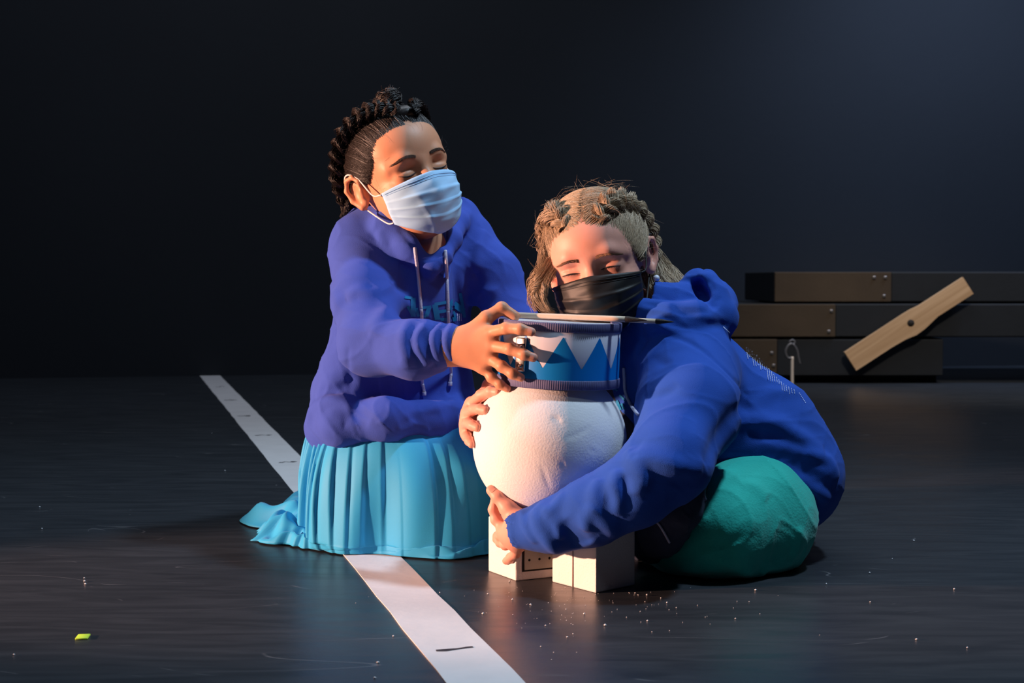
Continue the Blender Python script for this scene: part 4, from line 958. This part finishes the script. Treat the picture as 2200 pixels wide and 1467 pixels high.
# near hand, wrapped under the ball against the foam block
Bd.cap(W(1150, 1128, 2.015), W(1112, 1122, 2.025), .018, .017, k=.015); Bd.cap(W(1150, 1142, 2.015), W(1118, 1150, 2.025), .018, .017, k=.015)
for (x, y, z, r_) in ((1082, 1140, 2.050, .0115), (1092, 1154, 2.048, .0115), (1102, 1163, 2.044, .011), (1114, 1172, 2.040, .010)):
    Bd.cap(W(1118, 1138, 2.026), W(x, y, z), .0165, r_, k=.012)
HB = [[(1084, 1138, 2.050, 1.0), (1066, 1116, 2.058), (1060, 1094, 2.060), (1063, 1074, 2.056)],
      [(1092, 1154, 2.050, 1.0), (1076, 1150, 2.075), (1070, 1152, 2.095), (1074, 1156, 2.108)],
      [(1100, 1164, 2.046, .95), (1086, 1170, 2.066), (1075, 1165, 2.084), (1066, 1159, 2.098)],
      [(1114, 1174, 2.042, .92), (1108, 1188, 2.052), (1097, 1198, 2.066), (1087, 1205, 2.080)],
      [(1118, 1118, 2.026, 1.3), (1092, 1092, 2.034, 1), (1070, 1067, 2.042), (1056, 1053, 2.047)]]
digits(Bd, HB)
Bd.cap(W(1120, 1122, 2.026), W(1090, 1092, 2.036), .016, .010, k=.010)
# far hand, fingers curling round the left of the ball
for (x, y, z) in ((1013, 866, 2.125), (1004, 888, 2.122), (1001, 911, 2.122), (1003, 932, 2.125)):
    Bd.cap(W(1030, 898, 2.185), W(x, y, z), .0165, .0105, k=.012)
HB2 = [[(1014, 866, 2.124, 1.05), (1034, 849, 2.096), (1054, 841, 2.078), (1069, 842, 2.068)],
       [(1004, 888, 2.120, 1.0), (1018, 879, 2.088), (1032, 879, 2.067), (1043, 882, 2.056)],
       [(1001, 911, 2.120, 1.0), (1006, 909, 2.088), (1016, 914, 2.068), (1026, 919, 2.058)],
       [(1003, 932, 2.124, .92), (1003, 938, 2.098), (1008, 947, 2.080), (1013, 955, 2.069)],
       [(1032, 872, 2.165, 1.2), (1042, 845, 2.140), (1049, 828, 2.125), (1054, 815, 2.115)]]
digits(Bd, HB2)
bodyB = obj('body', Bd.mesh('body', .0024), M['skin_b'], PB)
nail(Bd, HB[4][2], HB[4][3], PB, (-.3, -.8, .6)); nail(Bd, HB2[0][2], HB2[0][3], PB, (0, -1, .4))
lash_and_brow(Bd, RB, TB, PB, M['brow_b'], lid=-.0015, arch=.002, squint=.0055, bz=.0180, blen=(.012, .048))
face_mask(RB, TB, PB, M['mask_b'], M['elastic_b'], 'black pleated face mask', drop=-.002)
ear = TB + RB @ np.array([.0835, .010, -.0385])
ez = np.linspace(-1, 1, 11); obj('earring', tubes('earring', (ear + np.stack([0 * ez, 0 * ez, -.004 + ez * .0052], 1))[None], (.0052 * np.sqrt(1 - (ez * .985) ** 2))[None], 14), M['pearl'], PB)

# hair: centre parting, two braids, loose hair below
HCb, HRb = np.array([0, .016, .030]), np.array([.0785, .094, .081])
SB, hairB = hair_cap(RB, TB, (0, -.066, .055), (0, .60, .80), M['hair_b'], PB, extra=lambda S: S.chain([(0, -.09, .068), (0, -.05, .100), (0, .0, .113), (0, .04, .110)], .0035, k=.006, mode='s'), HC=HCb, HR=HRb)
hb = []
for q in (-1, 1):
    part = [np.array(p) for p in [(q * .0025, -.076, .056), (q * .0025, -.060, .080), (q * .0025, -.030, .100), (q * .0025, .0, .110), (q * .0025, .04, .106)]]
    br = [np.array(p) for p in [(q * .034, -.060, .076), (q * .044, -.044, .090), (q * .056, -.012, .090), (q * .066, .018, .074), (q * .072, .05, .045)]]
    front = [np.array(p) for p in [(q * .006, -.080, .052), (q * .030, -.076, .049), (q * .050, -.061, .038), (q * .064, -.042, .016), (q * .071, -.022, -.010)]]
    hb.append(comb(part, br, HCb, HRb, 1600, mid=(0, 0, .003), wave=.0008, lift=(.001, .006))); hb.append(comb(front, br, HCb, HRb, 1600, wave=.0008, lift=(.0008, .006)))
    low = [np.array(p) for p in [(q * .074, -.005, .0), (q * .078, .02, .03), (q * .07, .06, .03), (q * .03, .09, .03)]]
    dwn = [np.array(p) for p in [(q * .072, .03, -.045), (q * .068, .05, -.05), (q * .05, .075, -.05), (q * .02, .09, -.05)]]
    hb.append(comb(low, dwn, HCb, HRb, 300)); hb.append(comb(br[2:], low[1:], HCb, HRb, 300))
hb = np.concatenate(hb); obj('hair_locks', tubes('hair_locks', xf(hb[::30], RB, TB), taper(9, .0007), 4), M['hair_b'], hairB); obj('hair_strands', tubes('hair_strands', xf(hb, RB, TB), taper(9, .00034), 3), M['hair_b'], hairB)
for q in (-1, 1):
    pth = [(q * .026, -.066, .070), (q * .040, -.042, .088), (q * .056, -.008, .088), (q * .071, .022, .070), (q * .081, .044, .036), (q * .080, .056, .000), (q * .072, .058, -.034)]
    pl = plait(np.array(pth), [.012, .022, .026, .027, .025, .021, .016], 3.6, n=130, normal_from=HCb, frz=.0004, flat=.6)
    o = obj('braid', tubes('braid', xf(pl, RB, TB), taper(64, .0004), 3), M['hair_b'], hairB); o['label'] = 'thick braid down the side of the head'
# loose hair behind the ear, falling over the hood; curls at the other cheek
lo = [bundle([W(1392, 560, 2.26), W(1412, 598, 2.25), W(1440, 625, 2.235), W(1478, 636, 2.23)], [.016, .021, .022, .010], 620, 24, 1.2, frizz=.0012),
      bundle([W(1400, 540, 2.27), W(1440, 590, 2.27), W(1468, 618, 2.25), W(1492, 634, 2.24)], [.012, .014, .012, .004], 240, 24, 1.0, frizz=.0012),
      bundle([W(1400, 610, 2.24), W(1412, 630, 2.225), W(1436, 640, 2.22)], [.012, .012, .005], 190, 24, 1.0, frizz=.0014)]
obj('loose_hair', tubes('loose_hair', np.concatenate(lo), taper(24, .00036), 3), M['hair_b'], hairB)
lf = [bundle([W(1184, 500, 2.21), W(1172, 540, 2.20), W(1166, 590, 2.19), W(1160, 622, 2.18)], [.008, .010, .007, .002], 260, 30, 1.0, frizz=.0012),
      bundle([W(1185, 560, 2.19), W(1160, 600, 2.175), W(1150, 632, 2.17), W(1166, 660, 2.165), W(1190, 672, 2.165)], [.010, .009, .006, .005, .003], 150, 30, 1.0, frizz=.0012),
      bundle([W(1190, 575, 2.18), W(1172, 612, 2.165), W(1168, 640, 2.16), W(1180, 664, 2.16)], [.008, .006, .005, .003], 90, 30, 1.0, frizz=.0012),
      bundle([W(1172, 560, 2.20), W(1150, 600, 2.19), W(1142, 640, 2.19), W(1150, 668, 2.19)], [.008, .009, .008, .003], 80, 30, 1.0, frizz=.0016)]
obj('loose_hair', tubes('loose_hair', np.concatenate(lf), taper(30, .0003), 3), M['hair_b'], hairB)
fa = flyaways(HCb, HRb + .008, 240, .055, zmin=-.03, curl=.018); obj('flyaway_hairs', tubes('flyaway_hairs', xf(fa, RB, TB), taper(12, .0001), 4), M['hair_b'], hairB)['kind'] = 'stuff'

# hooded sweatshirt
K = SDF()
K.chain([W(1420, 765, 2.24), W(1490, 840, 2.25), W(1590, 945, 2.25), W(1655, 1005, 2.25)], [.078, .090, .096, .096], k=.05)
K.chain([W(1420, 760, 2.38), W(1490, 840, 2.39), W(1590, 940, 2.40), W(1650, 1000, 2.40)], [.076, .084, .088, .090], k=.06)
K.cap(W(1645, 930, 2.26), W(1700, 1010, 2.26), .080, .074, k=.05)
K.cap(W(1730, 1030, 2.22), W(1725, 1070, 2.30), .044, .042, k=.04)
K.cap(W(1372, 760, 2.29), W(1372, 930, 2.29), .045, .05, k=.05)
# hem band under the blousing
K.chain([W(1705, 1085, 2.24), W(1715, 1070, 2.36)], [.046, .045], k=.014)
# near sleeve
K.chain([W(1478, 800, 2.165), W(1480, 880, 2.08), W(1438, 985, 1.985)], [.080, .074, .056], k=.018)
K.chain([W(1438, 990, 1.975), W(1360, 1055, 1.965), W(1270, 1100, 1.975), W(1190, 1128, 2.000), W(1150, 1135, 2.012)], [.056, .047, .042, .034, .030], k=.03)
K.cap(W(1152, 1135, 2.012), W(1123, 1137, 2.021), .0295, .0285, k=.006)
# far sleeve behind the ball
K.chain([W(1400, 780, 2.42), W(1300, 900, 2.42), W(1110, 905, 2.27), W(1052, 900, 2.205)], [.050, .042, .036, .028], k=.03)
K.cap(W(1052, 900, 2.205), W(1022, 902, 2.165), .0255, .0262, k=.006)
# hood bunched behind the neck
K.chain([W(1385, 668, 2.17), W(1430, 690, 2.15), W(1490, 690, 2.16), W(1540, 678, 2.20), W(1545, 655, 2.30)], [.020, .024, .027, .026, .03], k=.025)
K.chain([W(1400, 640, 2.22), W(1450, 655, 2.22), W(1510, 640, 2.24), W(1530, 640, 2.30)], [.028, .030, .032, .03], k=.02)
K.chain([W(1470, 612, 2.29), W(1495, 600, 2.24), W(1524, 606, 2.215), W(1540, 632, 2.20), W(1530, 660, 2.19)], [.014, .012, .011, .012, .016], k=.02)
K.chain([W(1470, 612, 2.29), W(1520, 600, 2.30), W(1540, 640, 2.29)], [.012, .013, .016], k=.01)
K.ell(W(1507, 628, 2.205), (.010, .03, .022), ry(-.35), k=.010, mode='s')
K.cap(W(1335, 610, 2.20), W(1378, 668, 2.25), .046, .034, k=.006, mode='s')
K.chain([W(1338, 735, 2.27), W(1362, 718, 2.225), W(1400, 696, 2.19)], .026, k=.02)
K.cap(W(1128, 1137, 2.0195), W(1100, 1139, 2.028), .0243, .0243, k=.002, mode='s')
K.cap(W(1024, 902, 2.168), W(995, 903, 2.13), .0235, .0245, k=.002, mode='s')
K.fn(lumpy(.0024, (6, 11), 9)); K.fn(crease(.0022, 6, 41)); K.fn(lumpy(.0006, (20, 33), 8))
z5 = lambda L: [(960 + a / 2.934, 800 + b / 2.934) for a, b in L]
z6 = lambda L: [(1300 + a / 2.096, 560 + b / 2.096) for a, b in L]
for pts in ([(1478, 596), (1490, 612), (1488, 630)], [(1520, 598), (1530, 612), (1533, 628)], [(1548, 640), (1530, 650), (1522, 664)], [(1500, 600), (1508, 606), (1512, 612)]):
    K.groove(pts, .0035, .004, n=6)
for pts in ([(1400, 672), (1450, 684), (1510, 690), (1550, 700)], [(1440, 655), (1480, 668), (1530, 668)], [(1380, 650), (1420, 658), (1460, 672), (1500, 676)]):
    K.groove(pts, .005, .0055, n=12)
for pts, r, up in ((z5([(1150, 480), (1175, 580), (1200, 700), (1190, 780)]), .011, .006), (z5([(955, 670), (930, 780), (960, 900), (1030, 970), (1060, 1040)]), .009, .006), (z5([(870, 1010), (890, 900), (940, 850)]), .009, .004),
                   (z5([(1080, 610), (1060, 700), (1090, 800), (1060, 900)]), .009, .005), (z5([(560, 850), (575, 960), (640, 1060), (700, 1140)]), .009, .006), (z5([(610, 870), (700, 960), (720, 1060)]), .008, .004), (z5([(470, 870), (500, 980), (560, 1080)]), .006, .003),
                   (z5([(570, 830), (660, 860), (740, 760)]), .008, .004), (z5([(1200, 500), (1350, 560), (1460, 640)]), .014, .005),
                   (z6([(120, 860), (200, 900), (330, 930), (440, 940)]), .013, .006), (z6([(140, 880), (170, 980), (150, 1050)]), .010, .004),
                   (z6([(600, 700), (760, 740), (880, 800), (980, 860)]), .014, .006), (z6([(660, 640), (760, 600), (870, 590)]), .010, .004), (z6([(700, 820), (850, 850), (980, 940), (1040, 1000)]), .012, .004), (z6([(900, 860), (1000, 900), (1050, 980)]), .010, .005), (z6([(760, 920), (880, 1000), (980, 1060), (1010, 1080)]), .010, .005)):
    K.ridge(pts, r * 1.0, up * 2.4)
for pts, r, dn in ((z6([(150, 420), (200, 350), (290, 335), (420, 390), (540, 490), (620, 580), (655, 635)]), .0030, .0034), (z6([(655, 635), (740, 605), (860, 585)]), .008, .006), (z6([(655, 640), (575, 710), (515, 800), (450, 920)]), .012, .009), (z6([(640, 760), (780, 790), (920, 850)]), .010, .006),
                   (z6([(860, 880), (940, 910), (1000, 930)]), .005, .004), (z6([(720, 950), (820, 1010), (900, 1080)]), .006, .005), (z5([(900, 1080), (820, 1040), (740, 930)]), .010, .006), (z5([(1130, 640), (1120, 760), (1140, 880)]), .007, .005), (z5([(800, 1110), (760, 1020), (640, 900)]), .006, .005),
                   (z6([(250, 270), (380, 300), (500, 290), (560, 290)]), .005, .005), (z6([(330, 290), (240, 240), (170, 250)]), .006, .004), (z6([(430, 150), (470, 190), (500, 220)]), .006, .005), (z6([(210, 430), (260, 460), (300, 450)]), .008, .002), (z6([(170, 620), (260, 600), (330, 560)]), .008, .003), (z6([(900, 1140), (870, 1060), (790, 960), (700, 940)]), .005, .004)):
    K.groove(pts, max(r, .0032) * 1.2, dn * 1.8)
hoodB = obj('hooded_sweatshirt', K.mesh('hooded_sweatshirt', .0030), M['hoodie_b'], PB)
# printed list down the back (rows seen almost edge-on)
rows = []; rr = random.Random(3)
outl = [(425, 420), (500, 480), (600, 560), (700, 670), (800, 790), (900, 900), (1000, 975), (1110, 1030)]
for i in range(21):
    f = i / 20 * 7; k = min(int(f), 6); x = outl[k][0] + (outl[k + 1][0] - outl[k][0]) * (f - k); y = outl[k][1] + (outl[k + 1][1] - outl[k][1]) * (f - k)
    L = (180, 130, 110, 210, 190, 150)[i % 6] * (1 if i < 12 else .62); n = int(L / 15); y += 14; x -= 2
    for j in range(n):
        a = j / n * L; px_, py_ = x + a * .14 + rr.uniform(-3, 3), y + a; kx, ky = rr.uniform(6, 13), rr.uniform(-4, 8)
        rows.append((px_ - kx / 2, py_, px_ + kx / 2, py_ + ky, 5)); rows.append((px_ - 3, py_ - 3, px_ + 2, py_ + 7, 5))
for i in range(7): rows.append((95 + i * 14, 140 + i * 13, 103 + i * 14, 158 + i * 13, 9)); rows.append((1180 + i * 14, 1090 + i * 22, 1190 + i * 14, 1100 + i * 22, 8))
strokes(K, 'back_lettering', rows, M['print_w'], hoodB, (1540, 680, 6.67), label='small white printed rows of names down the back', step=2)['kind'] = 'stuff'
zc = (1300, 660, 4.89)
LL = []
for L in ([(50, 790, 90, 870, 18), (90, 850, 130, 880, 16)], [(150, 920, 210, 980, 20)], [(120, 980, 160, 1080, 30), (170, 1010, 200, 1070, 24)]):
    LL += L
strokes(K, 'chest_lettering', LL, M['print_c'], hoodB, zc, label='cyan lettering on the shadowed chest')['kind'] = 'stuff'
def drawB(pts, y0=1.6):
    a = list(K.px(pts, off=.002, n=20)); o = obj('drawstring', tube('drawstring', a, .0024, 50, 8), M['cord'], hoodB); o['label'] = 'pale drawstring'
drawB([(1340, 790), (1341, 810), (1343, 840), (1354, 868), (1370, 890)])

# dark cloth hanging in the lap, and trousers
T = SDF()
T.chain([W(1482, 1040, 2.03), W(1455, 1090, 2.02), W(1420, 1140, 2.05), W(1400, 1170, 2.10)], [.026, .032, .032, .028], k=.03)
T.chain([W(1500, 1010, 2.14), W(1480, 1050, 2.07), W(1470, 1090, 2.05)], [.022, .024, .020], k=.02)
T.chain([W(1390, 1090, 2.20), W(1380, 1150, 2.22)], [.05, .04], k=.03); T.cap(W(1385, 860, 2.30), W(1400, 1060, 2.28), .075, .07, k=.05)
T.fn(lumpy(.003, (9, 18), 12)); T.fn(crease(.004, 10, 61))
for pts, r, up in ((z6([(420, 1010), (360, 1060), (300, 1110)]), .007, .004), (z6([(310, 1150), (350, 1180), (385, 1150), (380, 1110)]), .006, .004), (z6([(330, 1080), (370, 1090), (390, 1060)]), .006, .003)):
    T.ridge(pts, r, up * 1.5)
shirtB = obj('under_shirt', T.mesh('under_shirt', .0032), M['shirt'], PB); shirtB['label'] = 'dark slate cloth bunched in the lap'
a = list(T.px(z6([(205, 1158), (235, 1180), (260, 1215), (290, 1270)]), off=.002, n=14)); obj('cord', tube('cord', a, .0016, 30, 6), M['cord'], shirtB)

def zf(px, py, z, r): p = W(px, py, z); p[2] = max(p[2], r + .004); return p
Q = SDF()
Q.chain([zf(1650, 1080, 2.28, .08), zf(1610, 1120, 2.16, .079), zf(1545, 1150, 2.10, .068), zf(1500, 1165, 2.10, .052)], [.085, .083, .070, .052], k=.04)
Q.cap(zf(1660, 1130, 2.16, .05), zf(1655, 1165, 2.16, .045), .058, .055, k=.04)
Q.chain([zf(1600, 1080, 2.40, .08), zf(1480, 1150, 2.27, .055), zf(1400, 1180, 2.24, .042)], [.08, .055, .042], k=.04)
Q.chain([zf(1640, 1190, 2.13, .035), zf(1540, 1205, 2.11, .03), zf(1450, 1205, 2.12, .028), zf(1400, 1200, 2.16, .026)], [.036, .031, .028, .026], k=.03)
Q.fn(lumpy(.0025, (7, 14), 21)); Q.fn(crease(.0022, 8, 51))
for pts, r, up in ((z6([(470, 1020), (520, 960), (600, 975)]), .010, .004), (z6([(600, 1000), (680, 1020), (730, 1080)]), .010, .003), (z6([(520, 1330), (600, 1380), (680, 1410), (720, 1380), (850, 1360)]), .010, .006), (z6([(300, 1370), (380, 1390), (470, 1380), (540, 1400)]), .010, .005), (z6([(450, 1290), (520, 1350), (600, 1385)]), .009, .004), (z6([(880, 1200), (870, 1290), (840, 1350)]), .009, .004)):
    Q.ridge(pts, r * 1.2, up * 1.5)
for pts, r, dn in ((z6([(700, 1240), (600, 1260), (520, 1300)]), .010, .003), (z6([(540, 1350), (640, 1410)]), .006, .004), (z6([(860, 1350), (840, 1330), (830, 1290)]), .004, .002), (z6([(430, 1010), (470, 1080), (440, 1150)]), .01, .004)):
    Q.groove(pts, r * 1.2, dn * 1.2)
Q.plane((0, 0, .0008), (0, 0, 1))
pantsB = obj('trousers', Q.mesh('trousers', .003), M['pants'], PB)
